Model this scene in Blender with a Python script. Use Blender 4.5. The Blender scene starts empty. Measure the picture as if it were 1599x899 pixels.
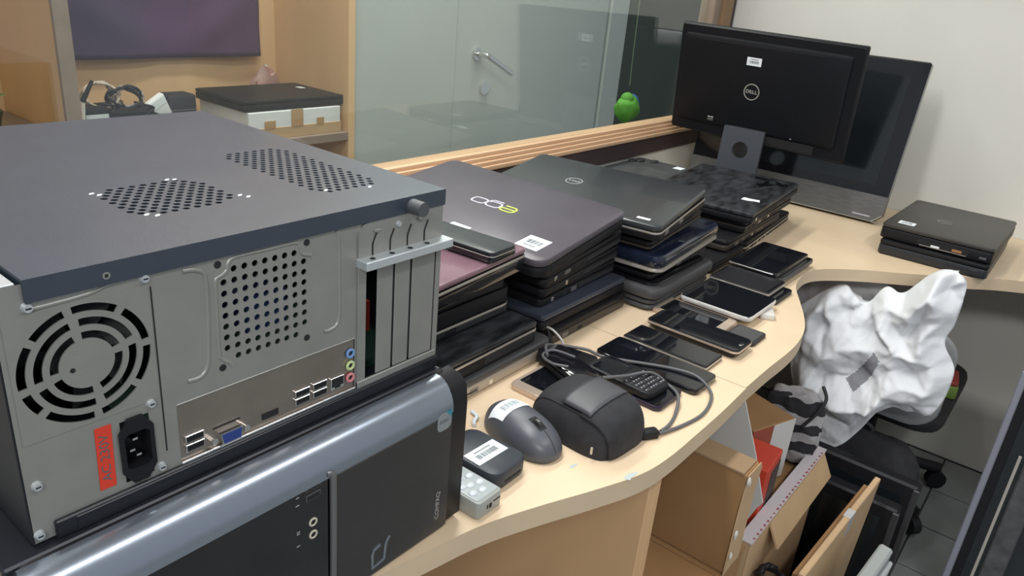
import bpy, bmesh, math, random
from mathutils import Vector, Matrix, noise
random.seed(4)
SC = bpy.context.scene
COL = SC.collection
PI = math.pi
R = math.radians
TB = 0.70            # height of the desk top above the floor

# ------------------------------------------------------------------ camera
cam_d = bpy.data.cameras.new('camera')
cam_d.sensor_width = 36.0
cam_d.lens = 36.0 * 1178.5 / 1599.0
cam_d.clip_start = 0.02
cam = bpy.data.objects.new('camera', cam_d)
COL.objects.link(cam)
cr, cu, cb = Vector((0.6267, -0.7742, 0.0882)), Vector((0.2461, 0.3038, 0.9203)), Vector((-0.7393, -0.5551, 0.3812))
cb.normalize(); cr = (cr - cb * cr.dot(cb)).normalized(); cu = cb.cross(cr)
cam.matrix_world = Matrix(((cr.x, cu.x, cb.x, -0.1238), (cr.y, cu.y, cb.y, -0.4478), (cr.z, cu.z, cb.z, 1.2338), (0, 0, 0, 1)))
SC.camera = cam

# ------------------------------------------------------------------ world, lamps, exposure
world = bpy.data.worlds.new('world'); SC.world = world; world.use_nodes = True
bg = world.node_tree.nodes['Background']
bg.inputs[0].default_value = (0.80, 0.86, 0.95, 1); bg.inputs[1].default_value = 0.48

def area_lamp(name, loc, rot, sx, sy, power, col):
    d = bpy.data.lights.new(name, 'AREA'); d.shape = 'RECTANGLE'; d.size = sx; d.size_y = sy
    d.energy = power; d.color = col
    o = bpy.data.objects.new(name, d); o.location = loc; o.rotation_euler = rot; COL.objects.link(o)
    return o
area_lamp('ceiling_tube', (0.30, 0.30, 2.30), (0, 0, 0), 1.2, 0.16, 24, (0.98, 0.98, 1.0))
area_lamp('fill_lamp_behind', (-1.3, -1.5, 2.40), (0, R(-25), 0), 0.3, 1.2, 36, (0.98, 0.98, 0.98))  # unseen fill lamp, added to brighten the wall under the desk
area_lamp('ceiling_tube_front', (0.75, -1.15, 2.55), (0, 0, 0), 1.5, 0.14, 18, (0.97, 0.98, 1.0))
area_lamp('ceiling_tube_next_room', (1.5, 1.10, 2.5), (0, 0, 0), 1.6, 0.16, 36, (1.0, 0.97, 0.92))
vs = SC.view_settings
vs.view_transform = 'Standard'; vs.look = 'None'; vs.gamma = 1.0; vs.use_curve_mapping = False
vs.exposure = 0.0

# ------------------------------------------------------------------ materials
MATS = {}
def mat(name, col, rough=0.5, metal=0.0, var=0.0, vscale=20.0, bump=0.0, bscale=200.0, spec=0.5, coat=0.0, alpha=None, col2=None, stretch=None):
    if name in MATS: return MATS[name]
    m = bpy.data.materials.new(name); m.use_nodes = True
    nt = m.node_tree; b = nt.nodes['Principled BSDF']
    b.inputs['Roughness'].default_value = rough; b.inputs['Metallic'].default_value = metal
    b.inputs['Specular IOR Level'].default_value = spec; b.inputs['Coat Weight'].default_value = coat
    c = (*col, 1)
    b.inputs['Base Color'].default_value = c
    if var > 0 or bump > 0 or col2:
        tc = nt.nodes.new('ShaderNodeTexCoord')
        src = tc.outputs['Object']
        if stretch:
            mp = nt.nodes.new('ShaderNodeMapping'); mp.inputs['Scale'].default_value = stretch
            nt.links.new(src, mp.inputs['Vector']); src = mp.outputs['Vector']
    if var > 0 or col2:
        n = nt.nodes.new('ShaderNodeTexNoise'); n.inputs['Scale'].default_value = vscale; n.inputs['Detail'].default_value = 5
        nt.links.new(src, n.inputs['Vector'])
        rp = nt.nodes.new('ShaderNodeValToRGB'); rp.color_ramp.elements[0].position = 0.3; rp.color_ramp.elements[1].position = 0.7
        a = col if not col2 else col2
        rp.color_ramp.elements[0].color = (*[max(0, x * (1 - var)) for x in a], 1)
        rp.color_ramp.elements[1].color = (*[min(1, x * (1 + var)) for x in col], 1)
        nt.links.new(n.outputs['Fac'], rp.inputs['Fac']); nt.links.new(rp.outputs['Color'], b.inputs['Base Color'])
    if bump > 0:
        n2 = nt.nodes.new('ShaderNodeTexNoise'); n2.inputs['Scale'].default_value = bscale; n2.inputs['Detail'].default_value = 3
        nt.links.new(src, n2.inputs['Vector'])
        bp = nt.nodes.new('ShaderNodeBump'); bp.inputs['Strength'].default_value = bump; bp.inputs['Distance'].default_value = 0.002
        nt.links.new(n2.outputs['Fac'], bp.inputs['Height']); nt.links.new(bp.outputs['Normal'], b.inputs['Normal'])
    MATS[name] = m
    return m

def glass_mat():
    m = bpy.data.materials.new('partition_glass'); m.use_nodes = True
    nt = m.node_tree; nt.nodes.clear()
    out = nt.nodes.new('ShaderNodeOutputMaterial'); mx = nt.nodes.new('ShaderNodeMixShader')
    tr = nt.nodes.new('ShaderNodeBsdfTransparent'); tr.inputs[0].default_value = (0.90, 0.93, 0.915, 1)
    gl = nt.nodes.new('ShaderNodeBsdfGlossy'); gl.inputs['Roughness'].default_value = 0.0; gl.inputs['Color'].default_value = (1, 1, 1, 1)
    lw = nt.nodes.new('ShaderNodeLayerWeight'); lw.inputs['Blend'].default_value = 0.5   # Schlick reflectance of a clear pane
    pw = nt.nodes.new('ShaderNodeMath'); pw.operation = 'POWER'; pw.inputs[1].default_value = 5.0; nt.links.new(lw.outputs['Facing'], pw.inputs[0])
    fr = nt.nodes.new('ShaderNodeMath'); fr.operation = 'MULTIPLY_ADD'; fr.inputs[1].default_value = 0.955; fr.inputs[2].default_value = 0.060; nt.links.new(pw.outputs[0], fr.inputs[0])
    nt.links.new(fr.outputs[0], mx.inputs[0]); nt.links.new(tr.outputs[0], mx.inputs[1]); nt.links.new(gl.outputs[0], mx.inputs[2])
    nt.links.new(mx.outputs[0], out.inputs[0])
    return m

WOOD_DESK = mat('desk_laminate', (0.69, 0.535, 0.36), 0.42, var=0.05, vscale=9, bump=0.03, bscale=60)
DESK_EDGE = mat('desk_edge_band', (0.62, 0.48, 0.32), 0.5, var=0.05, vscale=12)
WALLP = mat('cream_wall_paint', (0.67, 0.66, 0.60), 0.75, var=0.04, vscale=3, bump=0.12, bscale=90)
PLY = mat('yellow_plywood', (0.70, 0.45, 0.24), 0.55, var=0.09, vscale=6, stretch=(1, 1, 0.25))
PLY_EDGE = mat('plywood_edge', (0.27, 0.20, 0.15), 0.6, var=0.1, vscale=15)
BEAD = mat('pine_beading', (0.66, 0.43, 0.26), 0.5, var=0.10, vscale=14, stretch=(0.15, 1, 1))
BEAD_D = mat('brown_post', (0.26, 0.155, 0.075), 0.5, var=0.1, vscale=14)
RAIL = mat('dark_brown_rail', (0.055, 0.035, 0.035), 0.5, var=0.15, vscale=10)
GREYDOOR = mat('grey_green_door_paint', (0.47, 0.50, 0.48), 0.55, var=0.03, vscale=3)
STEEL = mat('galvanised_steel', (0.33, 0.33, 0.305), 0.42, 0.55, var=0.06, vscale=30)
STEEL_L = mat('bright_zinc', (0.62, 0.66, 0.68), 0.35, 0.6, var=0.05, vscale=40)
STEEL_IO = mat('io_shield_steel', (0.36, 0.31, 0.27), 0.28, 0.85, var=0.1, vscale=25)
LIDGREY = mat('grey_powder_coat', (0.150, 0.163, 0.190), 0.42, 0.1, var=0.06, vscale=30, bump=0.10, bscale=900)
BLACK_M = mat('black_metal', (0.012, 0.014, 0.018), 0.35, 0.2)
BLACK = mat('black_plastic', (0.010, 0.010, 0.012), 0.48, var=0.1, vscale=40, spec=0.28)
BLACK_R = mat('matt_black_plastic', (0.018, 0.018, 0.020), 0.6, bump=0.1, bscale=700)
BLACK_G = mat('gloss_black', (0.008, 0.008, 0.010), 0.12, coat=0.3)
INSIDE = mat('dark_interior', (0.010, 0.010, 0.011), 0.8)
SILVER = mat('silver_plastic', (0.34, 0.38, 0.44), 0.26, 0.8)
SILVER_D = mat('dark_silver_plastic', (0.20, 0.20, 0.20), 0.32, 0.6)
CHROME = mat('chrome', (0.75, 0.75, 0.74), 0.15, 1.0)
WHITE = mat('white_label_paper', (0.80, 0.84, 0.86), 0.55)
INK = mat('label_ink', (0.10, 0.12, 0.13), 0.6)
RED = mat('red_sticker', (0.62, 0.045, 0.02), 0.5)
SCREEN = mat('phone_glass', (0.006, 0.007, 0.010), 0.06, coat=0.5)
GOLD = mat('champagne_metal', (0.62, 0.50, 0.40), 0.3, 0.5)
CARD = mat('brown_cardboard', (0.29, 0.16, 0.065), 0.8, var=0.10, vscale=8, bump=0.08, bscale=120)
CARD_L = mat('pale_cardboard', (0.50, 0.34, 0.19), 0.8, var=0.08, vscale=10)

# ------------------------------------------------------------------ geometry helpers
def finish(bm, name, m, parent=None, loc=(0, 0, 0), rot=(0, 0, 0), smooth=35, recalc=True):
    if recalc: bmesh.ops.recalc_face_normals(bm, faces=bm.faces)
    me = bpy.data.meshes.new(name); bm.to_mesh(me); bm.free()
    if smooth:
        for p in me.polygons: p.use_smooth = True
        me.set_sharp_from_angle(angle=R(smooth))
    if isinstance(m, (list, tuple)):
        for x in m: me.materials.append(x)
    else: me.materials.append(m)
    o = bpy.data.objects.new(name, me); COL.objects.link(o)
    o.location = loc; o.rotation_euler = rot
    if parent: o.parent = parent
    return o

def tag(o, label, cat, group=None):
    o['label'] = label; o['category'] = cat
    if group: o['group'] = group
    return o
def struct(o, label=None):
    o['kind'] = 'structure'
    if label: o['label'] = label
    return o
def thing(name, label, cat, loc, rot=(0, 0, 0), group=None):
    o = bpy.data.objects.new(name, None); COL.objects.link(o); o.location = loc; o.rotation_euler = rot
    o.empty_display_size = 0.05
    return tag(o, label, cat, group)

def abox(bm, x0, x1, y0, y1, z0, z1, bev=0.0, seg=1):
    r = bmesh.ops.create_cube(bm, size=1.0)
    bmesh.ops.scale(bm, vec=(x1 - x0, y1 - y0, z1 - z0), verts=r['verts'])
    bmesh.ops.translate(bm, vec=((x0 + x1) / 2, (y0 + y1) / 2, (z0 + z1) / 2), verts=r['verts'])
    if bev > 0:
        es = list({e for v in r['verts'] for e in v.link_edges})
        bmesh.ops.bevel(bm, geom=es, offset=bev, segments=seg, affect='EDGES', profile=0.6)
def box(name, m, parent, x0, x1, y0, y1, z0, z1, bev=0.0, loc=(0, 0, 0), rot=(0, 0, 0), seg=1):
    bm = bmesh.new(); abox(bm, x0, x1, y0, y1, z0, z1, bev, seg)
    return finish(bm, name, m, parent, loc, rot)

def rr(w, d, r, seg=5, cx=0, cy=0):
    pts = []
    r = min(r, w / 2 - 1e-5, d / 2 - 1e-5)
    for (sx, sy, a0) in ((1, -1, -PI / 2), (1, 1, 0), (-1, 1, PI / 2), (-1, -1, PI)):
        for i in range(seg + 1):
            a = a0 + PI / 2 * i / seg
            pts.append((cx + sx * (w / 2 - r) + r * math.cos(a), cy + sy * (d / 2 - r) + r * math.sin(a)))
    return pts
def loft(bm, rings, cap=True):
    vs_ = [[bm.verts.new(p) for p in ring] for ring in rings]
    n = len(rings[0])
    for a, b in zip(vs_, vs_[1:]):
        for i in range(n): bm.faces.new((a[i], a[(i + 1) % n], b[(i + 1) % n], b[i]))
    if cap:
        bm.faces.new(vs_[0][::-1]); bm.faces.new(vs_[-1])
    return vs_
def rprism(bm, w, d, z0, z1, r, ch=0.0, seg=5, cx=0, cy=0, ch_bot=None):
    cbt = ch if ch_bot is None else ch_bot
    def ring(ins, z): return [(x, y, z) for x, y in rr(w - 2 * ins, d - 2 * ins, max(r - ins, 0.0004), seg, cx, cy)]
    rings = []
    if cbt > 0: rings += [ring(cbt, z0), ring(cbt * 0.3, z0 + cbt * 0.3), ring(0, z0 + cbt)]
    else: rings += [ring(0, z0)]
    if ch > 0: rings += [ring(0, z1 - ch), ring(ch * 0.3, z1 - ch * 0.3), ring(ch, z1)]
    else: rings += [ring(0, z1)]
    loft(bm, rings)
def plate(name, m, parent, w, d, z0, z1, r, ch=0.0, loc=(0, 0, 0), rot=(0, 0, 0), cx=0, cy=0, seg=5):
    bm = bmesh.new(); rprism(bm, w, d, z0, z1, r, ch, seg, cx, cy)
    return finish(bm, name, m, parent, loc, rot)
def cyl(bm, c, axis, r0, r1, L, seg=16):
    ax = Vector(axis).normalized(); t = ax.orthogonal().normalized(); b = ax.cross(t); c = Vector(c)
    rg = []
    for rad, s in ((r0, 0), (r1, L)):
        rg.append([c + ax * s + (t * math.cos(2 * PI * i / seg) + b * math.sin(2 * PI * i / seg)) * rad for i in range(seg)])
    loft(bm, rg)
def cylo(name, m, parent, c, axis, r0, L, r1=None, seg=16):
    bm = bmesh.new(); cyl(bm, c, axis, r0, r0 if r1 is None else r1, L, seg); return finish(bm, name, m, parent)
def spline(pts, n=8, closed=False):
    P = [Vector(p) for p in pts]; out = []
    N = len(P); rng = N if closed else N - 1
    for i in range(rng):
        if closed: a, b, c, d = P[(i - 1) % N], P[i], P[(i + 1) % N], P[(i + 2) % N]
        else: a, b, c, d = P[max(i - 1, 0)], P[i], P[i + 1], P[min(i + 2, N - 1)]
        for k in range(n):
            t = k / n
            out.append(0.5 * ((2 * b) + (c - a) * t + (2 * a - 5 * b + 4 * c - d) * t * t + (3 * b - a - 3 * c + d) * t ** 3))
    if not closed: out.append(P[-1])
    return out
def tube(bm, path, rad, seg=8, closed=False):
    rings = []; n = len(path); s_ = None
    for i, p in enumerate(path):
        t = (path[(i + 1) % n] - path[i - 1]) if closed else (path[min(i + 1, n - 1)] - path[max(i - 1, 0)])
        if t.length < 1e-9: t = Vector((1, 0, 0))
        t.normalize()
        if s_ is None:
            s_ = t.cross(Vector((0, 0, 1)))
            if s_.length < 0.05: s_ = t.cross(Vector((1, 0, 0)))
        s_ = s_ - t * s_.dot(t)                      # carry the frame along the path
        s_.normalize(); u = s_.cross(t)
        rings.append([p + (s_ * math.cos(2 * PI * k / seg) + u * math.sin(2 * PI * k / seg)) * rad for k in range(seg)])
    if closed:
        rings.append(rings[0])
        loft(bm, rings, cap=False); bmesh.ops.remove_doubles(bm, verts=bm.verts, dist=1e-7)
    else: loft(bm, rings)
def tubeo(name, m, parent, pts, rad, seg=8, n=8, closed=False):
    bm = bmesh.new(); tube(bm, spline(pts, n, closed), rad, seg, closed); return finish(bm, name, m, parent, smooth=60)
def poly_prism(bm, pts, z0, z1):
    a = [bm.verts.new((x, y, z0)) for x, y in pts]; b = [bm.verts.new((x, y, z1)) for x, y in pts]
    n = len(pts)
    for i in range(n): bm.faces.new((a[i], a[(i + 1) % n], b[(i + 1) % n], b[i]))
    bm.faces.new(a[::-1]); bm.faces.new(b)
def ribbon(bm, pts, w, z0, z1, closed=False):
    """flat stroke of width w along 2D points"""
    P = [Vector((p[0], p[1])) for p in pts]; n = len(P); L = []; Rr = []
    for i in range(n):
        if closed: a, b = P[i - 1], P[(i + 1) % n]
        else: a, b = P[max(i - 1, 0)], P[min(i + 1, n - 1)]
        t = (b - a); t.normalize(); nn = Vector((-t.y, t.x))
        L.append(P[i] + nn * w / 2); Rr.append(P[i] - nn * w / 2)
    lt = [bm.verts.new((*p, z1)) for p in L]; rt = [bm.verts.new((*p, z1)) for p in Rr]
    lb = [bm.verts.new((*p, z0)) for p in L]; rb = [bm.verts.new((*p, z0)) for p in Rr]
    for i in range(n if closed else n - 1):
        j = (i + 1) % n
        bm.faces.new((lt[i], rt[i], rt[j], lt[j])); bm.faces.new((lb[i], lb[j], rb[j], rb[i]))
        bm.faces.new((lt[i], lt[j], lb[j], lb[i])); bm.faces.new((rt[i], rb[i], rb[j], rt[j]))
def text(name, body, m, parent, size, loc, rot, ext=0.0003, align='CENTER', sx=1.0, shear=0.0, bold=0.0):
    c = bpy.data.curves.new(name, 'FONT'); c.body = body; c.size = size; c.extrude = ext; c.align_x = align; c.align_y = 'CENTER'
    c.resolution_u = 3; c.shear = shear; c.offset = bold
    t = bpy.data.objects.new(name + '_tmp', c); COL.objects.link(t)
    dg = bpy.context.evaluated_depsgraph_get(); me = bpy.data.meshes.new_from_object(t.evaluated_get(dg))
    bpy.data.objects.remove(t); bpy.data.curves.remove(c)
    me.name = name; me.materials.clear(); me.materials.append(m)
    o = bpy.data.objects.new(name, me); COL.objects.link(o); o.location = loc; o.rotation_euler = rot; o.scale = (sx, 1, 1)
    if parent: o.parent = parent
    return o

def barcode_label(name, parent, w, d, loc, rot, seed=1, inkrows=1):
    """white paper label with printed bars, lying in its local XY plane"""
    o = box(name, WHITE, parent, -w / 2, w / 2, -d / 2, d / 2, 0, 0.0004, loc=loc, rot=rot)
    rnd = random.Random(seed); bm = bmesh.new(); x = -w * 0.33
    while x < w * 0.33:
        bw = rnd.choice((0.6, 0.9, 1.4)) * w * 0.014
        abox(bm, x, x + bw, -d * 0.22, d * 0.10, 0.0004, 0.0006); x += bw + rnd.choice((0.7, 1.0, 1.6)) * w * 0.014
    for k in range(10):
        xx = -w * 0.26 + k * w * 0.055
        abox(bm, xx, xx + w * 0.035, d * 0.22, d * 0.32, 0.0004, 0.0006)
    finish(bm, 'barcode_print', INK, o, smooth=0)
    return o

def sheet(bm, xs0, xs1, zs0, zs1, windows, put):
    """a flat sheet with rectangular openings: put(u,v) maps to 3D"""
    us = sorted({xs0, xs1, *[w[0] for w in windows], *[w[1] for w in windows]})
    vs2 = sorted({zs0, zs1, *[w[2] for w in windows], *[w[3] for w in windows]})
    for a, b in zip(us, us[1:]):
        for c, d in zip(vs2, vs2[1:]):
            mu, mv = (a + b) / 2, (c + d) / 2
            if any(w[0] < mu < w[1] and w[2] < mv < w[3] for w in windows): continue
            bm.faces.new([bm.verts.new(put(u, v)) for u, v in ((a, c), (b, c), (b, d), (a, d))])
def perf(bm, x0, x1, z0, z1, nx, nz, rh, put, inn, stagger=False, mask=None):
    """perforated rectangle; put(u,v,depth)"""
    px, pz = (x1 - x0) / nx, (z1 - z0) / nz
    def quad(a, b, c, d): bm.faces.new([bm.verts.new(put(u, v, 0)) for u, v in ((a, c), (b, c), (b, d), (a, d))])
    for j in range(nz):
        off = px / 2 if (stagger and j % 2) else 0.0
        zc = z0 + (j + 0.5) * pz
        n = nx - 1 if off else nx
        if off: quad(x0, x0 + off, z0 + j * pz, z0 + (j + 1) * pz); quad(x1 - off, x1, z0 + j * pz, z0 + (j + 1) * pz)
        for i in range(n):
            xc = x0 + off + (i + 0.5) * px
            if mask and not mask(xc, zc): quad(xc - px / 2, xc + px / 2, zc - pz / 2, zc + pz / 2); continue
            o8 = [(xc + sx * px / 2, zc + sz * pz / 2) for sx, sz in ((1, 0), (1, 1), (0, 1), (-1, 1), (-1, 0), (-1, -1), (0, -1), (1, -1))]
            i8 = [(xc + rh * math.cos(k * PI / 4), zc + rh * math.sin(k * PI / 4)) for k in range(8)]
            vo = [bm.verts.new(put(u, v, 0)) for u, v in o8]; vi = [bm.verts.new(put(u, v, 0)) for u, v in i8]; vd = [bm.verts.new(put(u, v, inn)) for u, v in i8]
            for k in range(8):
                l = (k + 1) % 8
                bm.faces.new((vo[k], vo[l], vi[l], vi[k])); bm.faces.new((vi[k], vi[l], vd[l], vd[k]))

# ------------------------------------------------------------------ the setting
XW = 2.27      # right wall
YP = 0.605     # partition glass
struct(box('wall_right', WALLP, None, XW, XW + 0.12, -2.6, YP + 0.06, 0, 2.7))
struct(box('ceiling', mat('ceiling_paint', (0.75, 0.75, 0.72), 0.8), None, -1.6, XW + 0.1, -2.6, 1.9, 2.7, 2.75))
fl = struct(box('floor', mat('grey_grout', (0.05, 0.05, 0.055), 0.8), None, -1.6, XW + 0.1, -2.6, 1.9, -0.06, -0.004))
TILE = mat('grey_floor_tile', (0.20, 0.215, 0.21), 0.3, var=0.25, vscale=6)
tile_me = None
for ix in range(5):
    for iy in range(6):
        x1 = XW - 0.01 - ix * 0.20; y0 = -0.95 + iy * 0.20
        if tile_me is None:
            bm = bmesh.new(); abox(bm, 0, 0.195, 0, 0.195, -0.004, 0.0, 0.001); t = finish(bm, 'floor_tile', TILE, fl); tile_me = t.data
        else:
            t = bpy.data.objects.new('floor_tile', tile_me); COL.objects.link(t); t.parent = fl
        t.location = (x1 - 0.195, y0, 0)
bm = bmesh.new(); abox(bm, -1.6, XW - 0.01 - 5 * 0.2, -2.6, 1.9, -0.004, 0)
abox(bm, XW - 1.01, XW, 0.25, 1.9, -0.004, 0); abox(bm, XW - 1.01, XW, -2.6, -0.95, -0.004, 0)
finish(bm, 'floor_slab', TILE, fl)

# partition between the two rooms: low wall, dark rail, pine beading, glass, posts
struct(box('wall_partition', WALLP, None, -1.6, XW, YP - 0.02, YP + 0.06, 0, 0.795))
struct(box('trim_1', RAIL, None, -1.6, XW, YP - 0.03, YP + 0.06, 0.795, 0.842, 0.002), 'dark brown rail under the glass partition')
bd = struct(bpy.data.objects.new('trim_2', None), 'ribbed pine beading along the foot of the glass'); COL.objects.link(bd)
for k, (a, b, c) in enumerate(((0.842, 0.8515, -0.036), (0.8515, 0.860, -0.030), (0.860, 0.8685, -0.023), (0.8685, 0.877, -0.016))):
    box('beading_strip', BEAD, bd, -1.6, XW - 0.02, YP + c, YP + 0.03, a, b, 0.0018, seg=2)
gp = struct(box('window_1', glass_mat(), None, -1.6, XW - 0.1, YP - 0.003, YP + 0.003, 0.877, 2.2), 'large clear glass pane of the partition')
pt = struct(bpy.data.objects.new('trim_3', None), 'brown post of the glass partition in the corner'); COL.objects.link(pt)
box('post_inner', PLY_EDGE, pt, XW - 0.145, XW - 0.098, YP - 0.018, YP + 0.03, 0.877, 2.2, 0.002)
box('post_face', BEAD_D, pt, XW - 0.098, XW - 0.035, YP - 0.028, YP + 0.04, 0.877, 2.2, 0.004, seg=2)
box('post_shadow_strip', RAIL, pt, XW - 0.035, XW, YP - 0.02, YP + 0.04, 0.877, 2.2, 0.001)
struct(box('trim_4', BEAD_D, None, -1.6, XW, YP - 0.02, YP + 0.03, 2.2, 2.28, 0.003), 'brown head rail above the glass')
struct(box('wall_above_glass', WALLP, None, -1.6, XW, YP - 0.02, YP + 0.03, 2.28, 2.7))

# next room: grey wall with a grey door
YD = 1.42
struct(box('wall_next_room', GREYDOOR, None, 1.45, 1.905, YD, YD + 0.05, 0, 2.7))
struct(box('wall_next_room_end', GREYDOOR, None, 2.90, 3.04, YD, YD + 0.05, 0, 2.7))
struct(box('wall_next_room_dark', mat('dark_green_paint', (0.035, 0.05, 0.035), .6), None, 3.04, 5.2, YD, YD + 0.05, 0, 2.7))
struct(box('wall_next_room_head', GREYDOOR, None, 1.905, 2.90, YD, YD + 0.05, 2.1, 2.7))
dr = struct(bpy.data.objects.new('door_1', None), 'grey green flush door with a lever handle, seen through the glass'); COL.objects.link(dr)
box('door_leaf', GREYDOOR, dr, 1.911, 2.875, YD + 0.004, YD + 0.04, 0.01, 2.09, 0.002)
hd = plate('handle_rose', CHROME, dr, 0.045, 0.045, 0, 0.01, 0.0224, 0.002, loc=(2.02, YD + 0.004, 0.962), rot=(PI / 2, 0, 0))
tubeo('lever', CHROME, hd, [(0, 0, 0.005), (0, 0, 0.045), (0.02, -0.010, 0.055), (0.145, -0.068, 0.055)], 0.010)
plate('keyhole_rose', CHROME, dr, 0.05, 0.05, 0, 0.008, 0.0249, 0.002, loc=(2.075, YD + 0.004, 0.838), rot=(PI / 2, 0, 0))
struct(box('floor_next_room', TILE, None, XW + 0.12, 5.2, YP, 1.9, -0.06, 0))
struct(box('ceiling_next_room', MATS['ceiling_paint'], None, XW + 0.1, 5.2, YP, 1.9, 2.7, 2.75))
struct(box('wall_back', PLY_EDGE, None, -1.6, 1.45, 1.80, 1.85, 0, 2.7))

# ------------------------------------------------------------------ plywood shelf unit in the next room
su = thing('shelf_unit', 'yellow plywood open shelf unit seen through the glass', 'shelf unit', (0, 1.4, 0))
box('divider', PLY, su, 0.605, 0.635, 0.012, 0.37, 0, 2.2)
box('divider_edge', PLY_EDGE, su, 0.603, 0.637, 0, 0.012, 0, 2.2, 0.001)
box('side_panel', PLY, su, 1.415, 1.44, 0, 0.37, 0, 2.2, 0.001)
box('side_panel', PLY, su, -0.45, -0.425, 0, 0.37, 0, 2.2, 0.001)
box('back_panel', PLY, su, -0.45, 1.44, 0.37, 0.385, 0, 2.2)
box('shelf', PLY_EDGE, su, 0.637, 1.415, 0, 0.37, 0.715, 0.74, 0.001)
box('shelf', PLY_EDGE, su, -0.425, 0.603, 0, 0.37, 0.775, 0.80, 0.001)
box('shelf', PLY_EDGE, su, -0.425, 1.415, 0.013, 0.369, 0.08, 0.10)

# purple cloth hung on the back of the shelf bay
bm = bmesh.new(); nx, nz = 60, 40; g = []
for j in range(nz + 1):
    row = []
    for i in range(nx + 1):
        u, v = i / nx, j / nz
        x = 0.735 + 0.605 * u; z = 0.925 + 0.62 * v
        y = 1.755 - 0.008 * (1 + math.sin(u * 9 + 2.5 * math.sin(v * 2.2))) - 0.006 * abs(noise.noise((u * 4, v * 3, 0.3)))
        y -= 0.008 * math.exp(-((v - 0.16 + 0.10 * math.cos((u - 0.5) * 6)) * 12) ** 2)
        row.append(bm.verts.new((x, y, z)))
    g.append(row)
for j in range(nz):
    for i in range(nx): bm.faces.new((g[j][i], g[j][i + 1], g[j + 1][i + 1], g[j + 1][i]))
pc = finish(bm, 'hanging_cloth', mat('purple_fabric', (0.080, 0.034, 0.088), 0.85, var=0.25, vscale=3, bump=0.1, bscale=500, col2=(0.052, 0.038, 0.088)), smooth=180)
sm = pc.modifiers.new('thickness', 'SOLIDIFY'); sm.thickness = 0.002
tag(pc, 'dark purple cloth hanging on the back of the plywood shelf', 'cloth')

# white carton with brown tape and a black laptop on it
cx0, cx1 = 1.10, 1.40
cb_ = thing('shelf_carton', 'white carton with brown packing tape on the plywood shelf', 'carton', ((cx0 + cx1) / 2, 1.42, 0.74))
w = cx1 - cx0
WCARD = mat('white_carton', (0.72, 0.73, 0.72), 0.7)
TAPE = mat('brown_tape', (0.46, 0.28, 0.14), 0.4)
box('carton_body', WCARD, cb_, -w / 2 - 0.02, w / 2, 0, 0.25, 0.0, 0.078, 0.002)
box('carton_base', CARD_L, cb_, -w / 2 - 0.022, w / 2 + 0.002, -0.002, 0.252, 0.0, 0.032, 0.001)
box('tape_strip', TAPE, cb_, -0.03, 0.01, -0.003, 0.0, 0.03, 0.079)
box('tape_strip', TAPE, cb_, 0.06, 0.085, -0.003, 0.0, 0.03, 0.05)
box('tape_strip', TAPE, cb_, -0.12, -0.085, -0.003, 0.0, 0.03, 0.052)

def dell_logo(parent, loc, rot, r, m, tilt_e=0.35):
    """ring with the four letters, in local XY plane"""
    ring = bpy.data.objects.new('logo', None)
    bm = bmesh.new(); ribbon(bm, [(r * math.cos(2 * PI * i / 40), r * math.sin(2 * PI * i / 40)) for i in range(40)], r * 0.13, 0, 0.0006, True)
    o = finish(bm, 'logo_ring', m, parent, loc, rot, smooth=0)
    s = r * 0.62
    bpy.data.objects.remove(ring)
    for ch, dx, rz in (('D', -0.56, 0), ('E', -0.14, tilt_e), ('L', 0.24, 0), ('L', 0.60, 0)):
        text('logo_letter', ch, m, o, s, (dx * r, 0, 0.0003), (0, 0, rz), 0.0003, bold=s * 0.03)
    return o

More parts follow.
